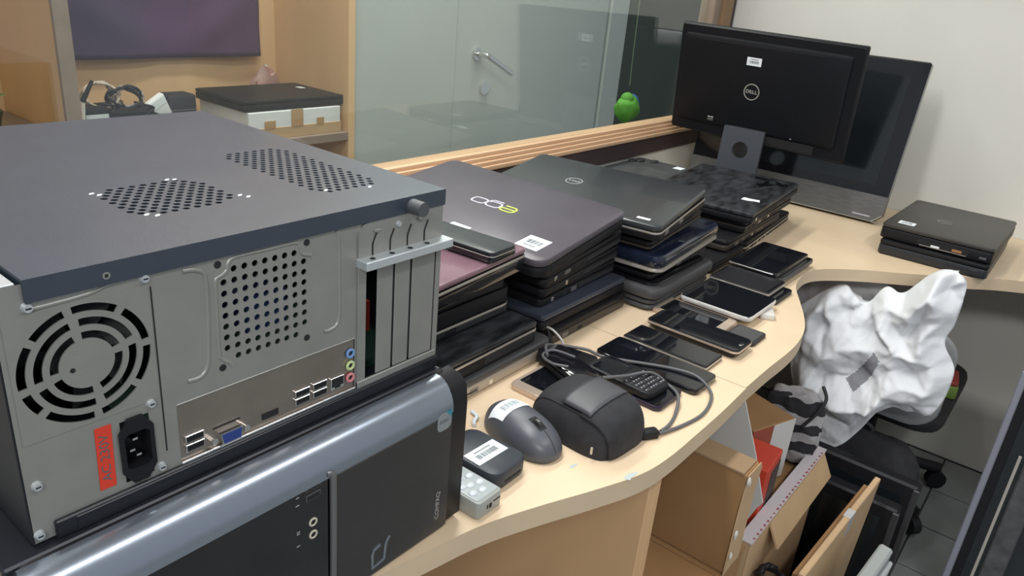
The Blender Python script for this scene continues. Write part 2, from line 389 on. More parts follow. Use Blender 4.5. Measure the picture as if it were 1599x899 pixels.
# ------------------------------------------------------------------ laptops
def laptop(name, label, c, lx, ly, t, yaw=0.0, tilt=(0, 0), base=None, lid=None, lid_t=0.009, r=0.012, rim=None, ports=0, seed=0, hinge='+y', gap=0.0012, group=None, stagger=0.0, ch=0.0025, lidopen=0.0, slot=True, pside='-y'):
    """closed laptop, c = centre of its underside (z above desk), lx along X, ly along Y"""
    base = base or BLACK; lid = lid or BLACK
    o = thing(name, label, 'laptop', (c[0], c[1], TB + c[2]), (tilt[0], tilt[1], yaw), group)
    bt = t - lid_t - gap
    bm = bmesh.new(); rprism(bm, lx, ly, 0.002, bt, r, ch)
    b = finish(bm, 'base', base, o)
    bm = bmesh.new()
    for sx in (-1, 1):
        for sy in (-1, 1): cyl(bm, (sx * (lx / 2 - 0.03), sy * (ly / 2 - 0.03), 0), (0, 0, 1), 0.006, 0.006, 0.003, 10)
    finish(bm, 'rubber_feet', BLACK_R, b)
    bm = bmesh.new(); rprism(bm, lx - stagger, ly - stagger, 0, lid_t, r, min(ch, lid_t * 0.42))
    l = finish(bm, 'lid', lid, o, loc=(0, 0, bt + gap), rot=(0, -lidopen, 0))
    if rim:
        bm = bmesh.new(); rprism(bm, lx + 0.0008, ly + 0.0008, bt - 0.0048, bt - 0.0012, r + 0.0004, 0.0005); finish(bm, 'trim', rim, o)
    hy = ly / 2 - 0.006
    bm = bmesh.new()
    for s in (-1, 1):
        if hinge == '+y': cyl(bm, (s * lx * 0.36 - 0.02, hy, bt - 0.001), (1, 0, 0), 0.005, 0.005, 0.04, 10)
        else: cyl(bm, (lx / 2 - 0.006 if hinge == '+x' else -lx / 2 + 0.006, s * ly * 0.36 - 0.02, bt - 0.001), (0, 1, 0), 0.005, 0.005, 0.04, 10)
    finish(bm, 'hinge', BLACK, o)
    rnd = random.Random(seed + 11)
    if ports:
        L = lx if pside == '-y' else ly
        x = -L / 2 + 0.03
        for k in range(ports):
            wv, hv, mm = rnd.choice(((0.014, 0.006, INSIDE), (0.012, 0.010, INSIDE), (0.017, 0.008, SILVER_D), (0.007, 0.007, CHROME), (0.030, 0.005, INSIDE)))
            hv = min(hv, bt * 0.5)
            zc = bt * 0.5
            bm = bmesh.new()
            if pside == '-y': abox(bm, x, x + wv, -ly / 2 - 0.0006, -ly / 2 + 0.004, zc - hv / 2, zc + hv / 2, 0.0004)
            else: abox(bm, -lx / 2 - 0.0006, -lx / 2 + 0.004, x, x + wv, zc - hv / 2, zc + hv / 2, 0.0004)
            finish(bm, 'port', mm, b)
            x += wv + rnd.uniform(0.008, 0.03)
            if x > L / 2 - 0.14: break
        if slot:
            bm = bmesh.new()
            if pside == '-y': abox(bm, L / 2 - 0.125, L / 2 - 0.012, -ly / 2 - 0.0007, -ly / 2 + 0.004, bt * 0.28, bt * 0.72, 0.0005)
            else: abox(bm, -lx / 2 - 0.0007, -lx / 2 + 0.004, L / 2 - 0.125, L / 2 - 0.012, bt * 0.28, bt * 0.72, 0.0005)
            finish(bm, 'disc_drive', BLACK_R, b)
    return o, b, l

o, b, l = laptop('laptop', 'black laptop lying on the white taped carton on the shelf', (0, 0, 0), 0.355, 0.25, 0.03)
o.location = (1.245, 1.425 + 0.125, 0.819)
box('paper_label', WHITE, l, 0.12, 0.14, 0.02, 0.05, 0.009, 0.0094)

# ------------------------------------------------------------------ desks
def desk_top(name, pts, m_top, m_edge, label):
    o = thing(name, label, 'desk', (0, 0, 0))
    bm = bmesh.new(); zt, zb = TB, TB - 0.028
    n = len(pts)
    T1 = [bm.verts.new((x, y, zt)) for x, y in pts]
    c = Vector((sum(p[0] for p in pts) / n, sum(p[1] for p in pts) / n))
    M_ = [bm.verts.new((x, y, zt - 0.002)) for x, y in pts]; B1 = [bm.verts.new((x, y, zb)) for x, y in pts]
    bm.faces.new(T1); bm.faces.new(B1[::-1])
    for i in range(n):
        j = (i + 1) % n
        f = bm.faces.new((T1[i], M_[i], M_[j], T1[j])); f.material_index = 1
        f = bm.faces.new((M_[i], B1[i], B1[j], M_[j])); f.material_index = 1
    bmesh.ops.triangulate(bm, faces=[f for f in bm.faces if len(f.verts) > 4])
    finish(bm, 'desk_top', [m_top, m_edge], o, smooth=30)
    return o
fe = spline([(x, y, 0) for x, y in ((-.07, -.036), (-.03, -.036), (0, -.035), (.2, -.033), (.2573, -.0362), (.32, -.047), (.384, -.0603), (.449, -.0836), (.517, -.1115), (.582, -.1345), (.64, -.1425), (.722, -.1435), (.80, -.143), (.8865, -.140))], 5)
dk1 = desk_top('desk', [(p.x, p.y) for p in fe] + [(.8865, .583), (-.07, .583)], WOOD_DESK, DESK_EDGE, 'pale wood desk with a curved front edge, under the two computer towers')
for x0 in (0.650, 0.6675): box('leg_panel', PLY, dk1, x0, x0 + 0.0168, -0.121, 0.50, 0, TB - 0.028, 0.0008)
box('leg_panel', PLY, dk1, -0.05, -0.032, -0.02, 0.50, 0, TB - 0.028, 0.0008)
box('back_panel', PLY, dk1, -0.032, 0.65, 0.48, 0.498, 0.25, TB - 0.028)
fe = spline([(x, y, 0) for x, y in ((.888, -.139), (.98, -.139), (1.06, -.141), (1.12, -.138), (1.18, -.127), (1.24, -.105), (1.30, -.077), (1.374, -.0424), (1.425, -.031), (1.495, -.027), (1.55, -.05), (1.622, -.1165), (1.686, -.195), (1.772, -.287), (1.84, -.36), (1.90, -.46), (1.925, -.56), (1.93, -.68))], 6)
dk2 = desk_top('desk', [(p.x, p.y) for p in fe] + [(XW - 0.002, -.68), (XW - 0.002, .583), (.888, .583)], WOOD_DESK, DESK_EDGE, 'pale wood corner desk with a scooped edge, running along the cream wall')
box('leg_panel', PLY, dk2, 1.40, 1.418, 0.05, 0.50, 0, TB - 0.028, 0.0008)
box('leg_panel', PLY, dk2, 2.05, 2.25, -.66, -.642, 0, TB - 0.028, 0.0008)
box('back_panel', PLY, dk2, 0.90, 1.40, 0.48, 0.498, 0.25, TB - 0.028)
box('back_panel', PLY, dk2, 1.418, XW - 0.01, 0.48, 0.498, 0.25, TB - 0.028)
# chipped laminate on the near desk
CHIP = mat('chipped_laminate', (0.42, 0.47, 0.45), 0.7)
for cx, cy, s in ((0.572, -0.1275, 1.0), (0.538, -0.068, 0.55)):
    bm = bmesh.new(); poly_prism(bm, [(cx + s * x, cy + s * y) for x, y in ((-.012, .002), (-.004, .005), (.004, .003), (.013, -.002), (.006, -.004), (-.003, -.003), (-.009, -.004))], TB - 0.0002, TB + 0.0003)
    finish(bm, 'laminate_chip', CHIP, dk1)

# ------------------------------------------------------------------ upper tower, lying on its side, rear to the camera
HT = 0.1787; WT = 0.358; DT = 0.398
ut = thing('computer_tower', 'upper desktop tower lying on its side with its grey metal rear and ports showing', 'computer', (0, 0, TB + 0.175))
front = lambda u, v, d=0.0: (u, d, v)
VX0, VX1, VZ0, VZ1 = 0.1353, 0.2107, 0.0805, 0.1572
bm = bmesh.new()
FANW = (0.0030, 0.0870, 0.0735, 0.1575)
IO = (0.098, 0.257, 0.0150, 0.0624)
SLOT = (0.2665, 0.3520, 0.019, 0.1262)
IEC = (0.0590, 0.0785, 0.0180, 0.0655)
sheet(bm, 0.0, WT, 0.002, HT - 0.003, [FANW, IO, SLOT, IEC, (VX0, VX1, VZ0, VZ1)], front)
rp = finish(bm, 'rear_panel', STEEL, ut, smooth=0)
# vent with rows of round holes
bm = bmesh.new()
def vmask(x, z):
    cx = min(abs(x - VX0), abs(x - VX1)); cz = min(abs(z - VZ0), abs(z - VZ1))
    return not (cx < 0.0085 and cz < 0.0085)
perf(bm, VX0, VX1, VZ0, VZ1, 9, 9, 0.00255, front, 0.0012, mask=vmask)
finish(bm, 'vent_grille', STEEL, rp, smooth=0)
for hx, hz in ((0.1357, 0.1587), (0.2095, 0.1590), (0.1347, 0.0790), (0.2082, 0.0792)):
    bm = bmesh.new(); cyl(bm, (hx, 0.0008, hz), (0, -1, 0), 0.0027, 0.0027, 0.0012, 12); finish(bm, 'screw_hole', INSIDE, rp)
# pressed ridges
def ridge(pts, rad=0.0020, m=STEEL):
    return tubeo('pressed_ridge', m, rp, [(x, 0.0008, z) for x, z in pts], rad, 10, 6)
ridge(((.1105, .1600), (.1200, .1585), (.1262, .152), (.1262, .125), (.1250, .100), (.1235, .085), (.1180, .0780), (.1080, .0778)))
ridge(((.2375, .163), (.2400, .155), (.2405, .12), (.2407, .090), (.2380, .0810), (.2310, .0785), (.2250, .0790)))
ridge(((.1330, .088), (.1328, .105), (.1332, .135), (.1338, .1475), (.1385, .1500), (.1425, .1530), (.1440, .1580), (.1500, .1612), (.175, .1612), (.198, .1612), (.2025, .1585), (.2045, .1520), (.2085, .1495), (.2135, .1480)), 0.0018)
ridge(((.1330, .088), (.1365, .0840), (.1400, .0815), (.1425, .0775)), 0.0016)
ridge(((.02, .1590), (.05, .1600), (.0800, .1640), (.2, .1645), (.256, .1648)), 0.0016)
box('seam', INSIDE, rp, 0.0880, 0.0889, -0.0003, 0.001, 0.030, 0.155)
# fan grille of the power supply: concentric slots
bm = bmesh.new(); N = 96; fx, fz = 0.0450, 0.1155
rad = [0.0, 0.0165, 0.0215, 0.0255, 0.0305, 0.0345, 0.0395, 0.0412]
def inspoke(a, spokes, wdt): return any(abs((a - s + 180) % 360 - 180) < wdt for s in spokes)
S4 = [100, 12, -80, 192]; S8 = [100, 52, 2, -42, -86, -140, 190, 144]
def fp(rr_, a, sq=False):
    c, s = math.cos(a), math.sin(a)
    if sq:
        k = 0.042 / max(abs(c), abs(s)); return (fx + c * k, 0, fz + s * k)
    return (fx + c * rr_, 0, fz + s * rr_)
for i in range(N):
    a0, a1 = 2 * PI * i / N, 2 * PI * (i + 1) / N; deg = math.degrees((a0 + a1) / 2)
    for k in range(len(rad) - 1):
        if k in (1, 3) and not inspoke(deg, S4, 5.7 if k == 3 else 8): continue
        if k == 5 and not inspoke(deg, S8, 3.8): continue
        p = [fp(rad[k + 1], a0), fp(rad[k + 1], a1)]
        p += [fp(rad[k], a1), fp(rad[k], a0)] if k else [fp(0, 0)]
        bm.faces.new([bm.verts.new(q) for q in p])
    bm.faces.new([bm.verts.new(q) for q in (fp(rad[-1], a0), fp(rad[-1], a1), fp(0, a1, True), fp(0, a0, True))])
bmesh.ops.remove_doubles(bm, verts=bm.verts, dist=1e-6)
gr = finish(bm, 'fan_grille', STEEL, ut, smooth=0)
gm = gr.modifiers.new('thickness', 'SOLIDIFY'); gm.thickness = 0.0012; gm.offset = 0
bm = bmesh.new(); cyl(bm, (fx, 0.012, fz), (0, 1, 0), 0.017, 0.017, 0.012, 20)
for k in range(7):
    a = 2 * PI * k / 7; b2 = a + 0.55
    q = [(fx + .016 * math.cos(a), .014, fz + .016 * math.sin(a)), (fx + .038 * math.cos(a), .012, fz + .038 * math.sin(a)), (fx + .038 * math.cos(b2), .024, fz + .038 * math.sin(b2)), (fx + .016 * math.cos(b2), .024, fz + .016 * math.sin(b2))]
    bm.faces.new([bm.verts.new(v) for v in q])
finish(bm, 'fan_rotor', BLACK_R, gr)
for dx, dz in ((-.006, .010), (.006, .004), (-.002, -.009)):
    bm = bmesh.new(); cyl(bm, (fx + dx, 0, fz + dz), (0, -1, 0), 0.0022, 0.0018, 0.0007, 10); finish(bm, 'hub_dimple', STEEL, gr)
bm = bmesh.new(); cyl(bm, (fx - .009, 0, fz - .002), (0, -1, 0), 0.0016, 0.0016, 0.0009, 10); finish(bm, 'hub_hole', INSIDE, gr)
# mains inlet
ic = bpy.data.objects.new('mains_inlet', None); COL.objects.link(ic); ic.parent = ut
bm = bmesh.new()
cxm, czm = (IEC[0] + IEC[1]) / 2, (IEC[2] + IEC[3]) / 2
out = [(cxm - .0115, .026), (cxm - .0115, .057), (cxm - .005, .0668), (cxm + .005, .0668), (cxm + .0115, .057), (cxm + .0115, .026), (cxm + .005, .0162), (cxm - .005, .0162)]
inn = [(cxm - .0085, .030), (cxm - .0085, .0535), (cxm - .0055, .0555), (cxm + .0055, .0555), (cxm + .0085, .0535), (cxm + .0085, .030), (cxm + .0055, .028), (cxm - .0055, .028)]
ov = [bm.verts.new((x, -.0022, z)) for x, z in out]; iv = [bm.verts.new((x, -.0022, z)) for x, z in inn]; dv = [bm.verts.new((x, .012, z)) for x, z in inn]; ob = [bm.verts.new((x, .0, z)) for x, z in out]
for i in range(8):
    j = (i + 1) % 8
    bm.faces.new((ov[i], ov[j], iv[j], iv[i])); bm.faces.new((iv[i], iv[j], dv[j], dv[i])); bm.faces.new((ob[i], ob[j], ov[j], ov[i]))
bm.faces.new(dv)
finish(bm, 'inlet_housing', BLACK, ic, smooth=0)
for px, pz in ((cxm - .001, .0495), (cxm - .0035, .0415), (cxm + .0005, .0365)): box('inlet_pin', CHROME, ic, px - .0017, px + .0017, -.0005, .011, pz - .0008, pz + .0008)
# red voltage sticker
stk = box('voltage_sticker', RED, ut, -0.0052, 0.0052, -0.0006, 0, -0.0235, 0.0235, loc=(0.0478, 0, 0.0440), rot=(0, R(1.5), 0))
text('sticker_text', 'AC 230V', INK, stk, 0.0085, (0, -0.0007, 0), (PI / 2, -PI / 2, 0), 0.0001, sx=1.12)
# motherboard port plate
io = box('port_plate', STEEL_IO, ut, IO[0], IO[1], 0.0008, 0.0016, IO[2], IO[3])
tubeo('plate_lip', CHROME, io, [(IO[0], -.0006, .0146), (.18, -.0006, .0146), (IO[1], -.0006, .0146)], .0014, 8, 2)
box('plate_lip', STEEL, io, IO[0], IO[1], -0.0006, 0.0012, 0.0619, 0.0632, 0.0003)
for (x0, z0) in ((0.1020, 0.0290), (0.1020, 0.0215), (0.1955, 0.0285), (0.1955, 0.0212), (0.2130, 0.0285), (0.2130, 0.0212)):
    u_ = box('usb_port', CHROME, io, x0, x0 + .0142, -.0012, .001, z0, z0 + .0062, 0.0003)
    box('usb_opening', INSIDE, u_, x0 + .0008, x0 + .0134, -.0014, 0, z0 + .0008, z0 + .0054)
    box('usb_tongue', BLACK, u_, x0 + .0012, x0 + .0130, -.0016, -.0012, z0 + .0030, z0 + .0044)
bm = bmesh.new(); poly_prism(bm, [(.1268, .0277), (.1452, .0277), (.1436, .0182), (.1284, .0182)], 0, .006)
bmesh.ops.rotate(bm, cent=(0, 0, 0), matrix=Matrix.Rotation(PI / 2, 3, 'X'), verts=bm.verts)
vg = finish(bm, 'vga_port', CHROME, io, loc=(0, 0.001, 0))
bm = bmesh.new(); poly_prism(bm, [(.1278, .0268), (.1442, .0268), (.1428, .0190), (.1292, .0190)], 0, .0066)
bmesh.ops.rotate(bm, cent=(0, 0, 0), matrix=Matrix.Rotation(PI / 2, 3, 'X'), verts=bm.verts)
finish(bm, 'vga_insert', mat('vga_blue', (0.02, 0.045, 0.20), 0.4), vg)
for xx in (0.1222, 0.1488): cylo('hex_post', CHROME, vg, (xx, 0, .0237), (0, -1, 0), .0027, .006, seg=6)
box('slot_opening', INSIDE, io, .124, .1465, .0004, .001, .0305, .0316)
box('display_port', INSIDE, io, .1652, .1800, .0002, .001, .0206, .0258)
lp = box('network_port', CHROME, io, .2312, .2452, -.0010, .001, .0208, .0325, .0003)
bm = bmesh.new(); poly_prism(bm, [(.2322, .0318), (.2442, .0318), (.2442, .0240), (.2412, .0240), (.2412, .0220), (.2352, .0220), (.2352, .0240), (.2322, .0240)], 0, .0004)
bmesh.ops.rotate(bm, cent=(0, 0, 0), matrix=Matrix.Rotation(PI / 2, 3, 'X'), verts=bm.verts)
finish(bm, 'network_opening', INSIDE, lp, loc=(0, -0.0008, 0))
for zz, cc, nm in ((.0500, (0.16, 0.30, 0.55), 'jack_blue'), (.0383, (0.50, 0.62, 0.30), 'jack_green'), (.0265, (0.62, 0.22, 0.24), 'jack_pink')):
    bm = bmesh.new(); q = [Vector((.2520 + .0034 * math.cos(2 * PI * i / 16), -.0008, zz + .0034 * math.sin(2 * PI * i / 16))) for i in range(16)]
    tube(bm, q, .0013, 6, True); jk = finish(bm, 'audio_jack', mat(nm, cc, 0.4), io)
    cylo('jack_hole', INSIDE, jk, (.2520, .0008, zz), (0, -1, 0), .0026, .0012, seg=12)
# expansion slots and their bracket
sp = box('slot_frame', STEEL, ut, .2590, .2680, -.0016, .0005, .012, .1345, .0004)
for x0, x1 in ((.2805, .2985), (.3010, .3190), (.3215, .3500)):
    box('slot_cover', STEEL, sp, x0, x1, -.0012, .0004, .020, .1262, .0006)
box('slot_foot', STEEL, sp, .2590, .3560, -.0022, .0006, .0120, .0192, .0006)
box('slot_post', STEEL, sp, .3515, .3575, -.0015, .0006, .0120, .1345, .0005)
for x0 in (.2990, .3195): box('slot_gap', INSIDE, sp, x0, x0 + .0018, .0002, .0014, .022, .124)
bm = bmesh.new(); poly_prism(bm, [(.2590, .1340), (.2590, .1550), (.2610, .1600), (.2650, .1630), (.2720, .1640), (.3560, .1640), (.3560, .1340)], 0, .0018)
bmesh.ops.rotate(bm, cent=(0, 0, 0), matrix=Matrix.Rotation(PI / 2, 3, 'X'), verts=bm.verts)
tp = finish(bm, 'bracket_plate', STEEL, ut, loc=(0, 0.0003, 0))
for x0 in (.2740, .2935, .3135, .3340):
    bm = bmesh.new(); pth = spline([(x0, -.0017, .1350), (x0, -.0017, .1440), (x0 + .0018, -.0017, .1490), (x0 + .0040, -.0017, .1535)], 5); tube(bm, pth, .0009, 6); finish(bm, 'curved_slit', INSIDE, tp)
for x0, z0 in ((.2780, .1560), (.3280, .1570)): box('bent_tab', STEEL, tp, x0 - .0035, x0 + .0035, -.0042, -.001, z0 - .0012, z0 + .0012, .0005)
cylo('pan_head_screw', STEEL_L, tp, (.3025, -.001, .1565), (0, -1, 0), .0030, .0025, .0022, 14)
br = box('slot_bracket', STEEL_L, ut, .2580, .3600, -.0135, .0005, .1268, .1345, .0006)
for xx in (.2690, .2905, .3115, .3320):
    bm = bmesh.new(); cyl(bm, (xx, -.0075, .1340), (0, 0, 1), .0024, .0024, .0007, 12); finish(bm, 'bracket_hole', INSIDE, br)
kb = cylo('thumb_screw', mat('grey_knob', (0.07, 0.075, 0.08), 0.5), ut, (.3165, 0.0, .1700), (0, -1, 0), .0068, .017, .0064, 20)
def screw(x, z, r=.0034):
    s = cylo('panel_screw', STEEL_L, ut, (x, 0.0, z), (0, -1, 0), r, .0028, r * .72, 14)
    box('screw_slot', INSIDE, s, x - r * .45, x + r * .45, -.0032, -.0024, z - .0004, z + .0004)
for x, z in ((.0174, .1610), (.0849, .1620), (.0064, .0437), (.0030, .0080), (.0833, .0195), (.0806, .0720), (.3180, .0050)): screw(x, z)
# lid of the tower with two perforated patches
LM = mat('black_lid_paint', (0.024, 0.035, 0.054), 0.42, 0.0, var=0.08, vscale=30, bump=0.10, bscale=1200, spec=0.9, coat=0.1)
top = lambda u, v, d=0.0: (u, v, HT - d)
P1 = (0.1135, 0.2010, 0.0640, 0.1430); P2 = (0.2550, 0.3270, 0.0430, 0.1990)
bm = bmesh.new()
sheet(bm, 0.0165, WT, -0.0025, DT, [P1, P2], top)
for a, b2 in (((0.0165, -0.0025), (WT, -0.0025)), ((WT, -0.0025), (WT, DT)), ((WT, DT), (0.0165, DT)), ((0.0165, DT), (0.0165, -0.0025))):
    bm.faces.new([bm.verts.new(v) for v in ((a[0], a[1], HT), (b2[0], b2[1], HT), (b2[0], b2[1], HT - 0.0145), (a[0], a[1], HT - 0.0145))])
bm.faces.new([bm.verts.new(v) for v in ((0.0165, -0.0025, HT - 0.0145), (WT, -0.0025, HT - 0.0145), (WT, 0.001, HT - 0.0145), (0.0165, 0.001, HT - 0.0145))])
bmesh.ops.remove_doubles(bm, verts=bm.verts, dist=1e-6)
ld = finish(bm, 'side_lid', LM, ut, smooth=0)
bm = bmesh.new()
def m1(x, z):
    cx = min(abs(x - P1[0]), abs(x - P1[1])); cz = min(abs(z - P1[2]), abs(z - P1[3])); return cx + cz > 0.018
perf(bm, *P1, 10, 12, 0.0027, lambda u, v, d=0: (u, v, HT - d), 0.001, True, m1)
finish(bm, 'perforation', LM, ld, smooth=0); bm = bmesh.new()
perf(bm, *P2, 8, 23, 0.0026, lambda u, v, d=0: (u, v, HT - d), 0.001, True, lambda x, z: not (min(abs(x - P2[0]), abs(x - P2[1])) + min(abs(z - P2[2]), abs(z - P2[3])) < 0.012))
finish(bm, 'perforation', LM, ld, smooth=0)
RIV = mat('worn_bright_spot', (0.7, 0.73, 0.75), 0.4, 0.4)
for x, y in ((.1165, .1370), (.1195, .1310), (.1800, .1450), (.1850, .1425), (.2030, .0760), (.2060, .0690), (.1240, .0690), (.1290, .0635), (.268, .051), (.306, .0395)):
    bm = bmesh.new(); bmesh.ops.create_icosphere(bm, subdivisions=1, radius=1.0); bmesh.ops.scale(bm, vec=(.0032, .0018, .0005), verts=bm.verts)
    finish(bm, 'rivet', RIV, ld, loc=(x, y, HT), rot=(0, 0, 0.6))
box('lid_screw_hole', INSIDE, ld, .0595, .0635, -.0031, -.002, HT - .0105, HT - .0065, .001)
cylo('lid_screw', STEEL, ld, (.0615, -.0024, HT - .0085), (0, -1, 0), .0024, .0006, seg=10)
# remaining case sides
cs = box('case_bottom', BLACK_M, ut, 0.012, WT, -0.0030, DT, 0.0, 0.0135, 0.001)
box('lower_lip', BLACK_M, ut, 0.024, WT, -0.0036, 0.001, 0.0, 0.0118, 0.0008)
box('case_top_plastic', mat('dark_case_plastic', (0.014, 0.015, 0.019), 0.55), ut, -0.0012, 0.0006, 0.0008, DT, 0.001, HT - 0.004)
box('case_end', BLACK_M, ut, WT - 0.0012, WT, 0.001, DT, 0.012, HT - 0.012)
box('case_front', BLACK, ut, 0.002, WT - 0.002, DT - 0.03, DT - 0.0015, 0.014, HT - 0.004, 0.002)
box('edge_fold', STEEL_L, ut, -0.0014, 0.0140, 0.0012, DT, HT - 0.0045, HT - 0.0025, 0.0005)
box('main_board', mat('green_board', (0.010, 0.035, 0.025), 0.5), ut, 0.095, 0.345, 0.02, 0.28, 0.0140, 0.0160)
box('cable_loom', mat('loom_red', (0.30, 0.03, 0.02), 0.5), ut, 0.262, 0.30, 0.03, 0.035, 0.045, 0.075)
box('board_heatsink', mat('blue_heatsink', (0.02, 0.06, 0.20), 0.5), ut, 0.165, 0.20, 0.015, 0.05, 0.09, 0.12)

# ------------------------------------------------------------------ lower tower, lying on its side, front to the camera
lt = thing('computer_tower', 'lower desktop tower lying on its side with glossy black and silver front to the camera', 'computer', (0.174, -0.030, TB))
HB = 0.1735
box('case_body', mat('dark_blue_case', (0.020, 0.023, 0.030), 0.35, 0.2), lt, -0.196, 0.186, 0.022, 0.40, 0.0, HB + 0.0008, 0.0015)
def front_ring(ins, y, rr_):
    return [(x, y, z) for x, z in rr(0.396 - 2 * ins, HB - 0.001 - 2 * ins, max(rr_ - ins, .003), 6, 0, HB / 2)]
bm = bmesh.new(); loft(bm, [front_ring(0, .034, .016), front_ring(0, .022, .016), front_ring(.0015, .018, .016), front_ring(.004, .015, .016)])
finish(bm, 'bezel_frame', BLACK, lt)
# silver upper and lower rolls with the black recessed middle between them
DARKF = mat('dark_brushed_front', (0.050, 0.048, 0.047), 0.36, 0.35, var=0.06, vscale=40)
def roll_profile(zs):
    out = []
    for k in range(9):
        a = PI / 2 * k / 8
        out.append((0.016 - 0.022 * math.sin(a), zs - 0.031 * (1 - math.cos(a))))
    return out
prof = roll_profile(HB - 0.001)
bm = bmesh.new()
ring = []
for x in (-0.190, 0.176): ring.append([(x, y, z) for y, z in prof] + [(x, .02, prof[-1][1]), (x, .02, prof[0][1])])
loft(bm, ring)
finish(bm, 'silver_roll', SILVER, lt, smooth=60)
bm = bmesh.new(); abox(bm, 0.034, 0.176, -.0062, .02, 0.006, HB - 0.032, .0012); fp_ = finish(bm, 'dark_panel', DARKF, lt)
bm = bmesh.new(); abox(bm, -0.190, 0.0275, -.0052, .02, 0.006, HB - 0.032, .0012); gpn = finish(bm, 'gloss_panel', BLACK_G, lt)
tubeo('panel_ridge', SILVER_D, lt, [(.0310, -.0050, .006), (.0310, -.0062, .05), (.0310, -.0062, .13), (.0305, -.0055, .1435), (.0260, -.004, .1455)], .0032, 8, 6)
bm = bmesh.new(); abox(bm, -0.190, 0.176, -.0030, .02, 0.001, 0.0065, .001); finish(bm, 'foot_strip', SILVER_D, lt)
for zz in (.1062, .0935):
    q = [Vector((.0110 + .0033 * math.cos(2 * PI * i / 16), -.0054, zz + .0033 * math.sin(2 * PI * i / 16))) for i in range(16)]
    bm = bmesh.new(); tube(bm, q, .0010, 6, True); j = finish(bm, 'audio_jack', mat('cream_ring', (0.55, 0.52, 0.42), 0.4), gpn)
    cylo('jack_hole', INSIDE, j, (.0110, -.0050, zz), (0, -1, 0), .0024, .0006, seg=12)
for zz in (.1290, .1385):
    u_ = box('usb_port', mat('port_grey', (0.06, 0.06, 0.06), 0.4), gpn, .0045, .0190, -.0056, -.004, zz, zz + .0060, .0003)
    box('usb_opening', INSIDE, u_, .0056, .0179, -.0058, -.005, zz + .0010, zz + .0050)
for zz, ww in ((.1300, .0035), (.1375, .0030), (.1015, .003), (.1035, .003), (.0895, .0035)): box('port_mark', mat('pale_print', (0.35, 0.35, 0.34), 0.5), gpn, -.0020 - ww, -.0020, -.0054, -.005, zz, zz + .0009)
bm = bmesh.new(); ribbon(bm, [(.0965, .0405), (.0935, .0365), (.0918, .0330), (.0900, .0165), (.0760, .0138), (.0755, .0300), (.0775, .0345), (.0850, .0365)], .0030, 0, .0005)
bmesh.ops.rotate(bm, cent=(0, 0, 0), matrix=Matrix.Rotation(PI / 2, 3, 'X'), verts=bm.verts)
finish(bm, 'brand_emblem', SILVER, fp_, loc=(0, -.0062, 0), smooth=0)
text('brand_text', 'COMPAQ', mat('soft_silver_print', (0.32, 0.30, 0.28), 0.4), fp_, .0078, (.1608, -.0063, .0385), (PI / 2, -PI / 2, 0), .0002)
bm = bmesh.new(); rprism(bm, .019, .0195, 0, .0005, .006, 0, 5)
ist = finish(bm, 'processor_sticker', mat('pale_sticker', (0.30, 0.32, 0.33), 0.3, 0.3), fp_, loc=(.1635, -.0062, .1360), rot=(PI / 2, 0, 0))
bm = bmesh.new(); poly_prism(bm, [(.002, .0097), (.0095, .0097), (.0095, .002)], .0003, .0008); finish(bm, 'sticker_corner', mat('teal_print', (0.02, 0.22, 0.30), 0.4), ist)
text('sticker_text', 'intel', INK, ist, .0070, (-.001, .001, .0006), (0, 0, 0), .0001)
bm = bmesh.new()
rg = []
for x in (-.1985, -.1905): rg.append([(x, y, z) for y, z in ((.02, HB - .004), (.002, HB - .006), (-.004, HB - .014), (-.004, .012), (.002, .004), (.02, .003))])
loft(bm, rg); finish(bm, 'silver_edge', SILVER, lt)
bm = bmesh.new()
rg = []
for x in (.1765, .1975): rg.append([(x, y, z) for y, z in ((.024, HB - .0015), (.006, HB - .0035), (-.002, HB - .012), (-.0045, HB - .03), (-.0045, .010), (.003, .002), (.024, .001))])
loft(bm, rg); finish(bm, 'black_cheek', BLACK, lt, smooth=60)

# ------------------------------------------------------------------ laptop piles on the desk
GRP = 'laptops piled on the desks'
PLUM = mat('plum_lid', (0.098, 0.088, 0.104), 0.33, 0.15, var=0.08, vscale=14)
PURP = mat('purple_gloss', (0.22, 0.125, 0.155), 0.2, 0.0, var=0.12, vscale=18, coat=0.4)
DUSTY = mat('dusty_black', (0.030, 0.032, 0.036), 0.34, var=0.5, vscale=22, col2=(0.012, 0.012, 0.014), stretch=(1, 3, 1))
DKGREY = mat('dark_grey_lid', (0.038, 0.042, 0.045), 0.26, var=0.06, vscale=20, coat=0.2)
BLUEGREY = mat('blue_grey_plastic', (0.060, 0.070, 0.095), 0.35, 0.3)
SILB = mat('warm_silver_side', (0.46, 0.40, 0.33), 0.4, 0.3)
CTRIM = mat('pale_trim', (0.58, 0.54, 0.48), 0.32, 0.6)
GREYL = mat('grey_laptop', (0.060, 0.060, 0.062), 0.45)
NAVY = mat('navy_lid', (0.010, 0.014, 0.030), 0.15, coat=0.4)
BROWNB = mat('brown_black_base', (0.045, 0.036, 0.028), 0.45)

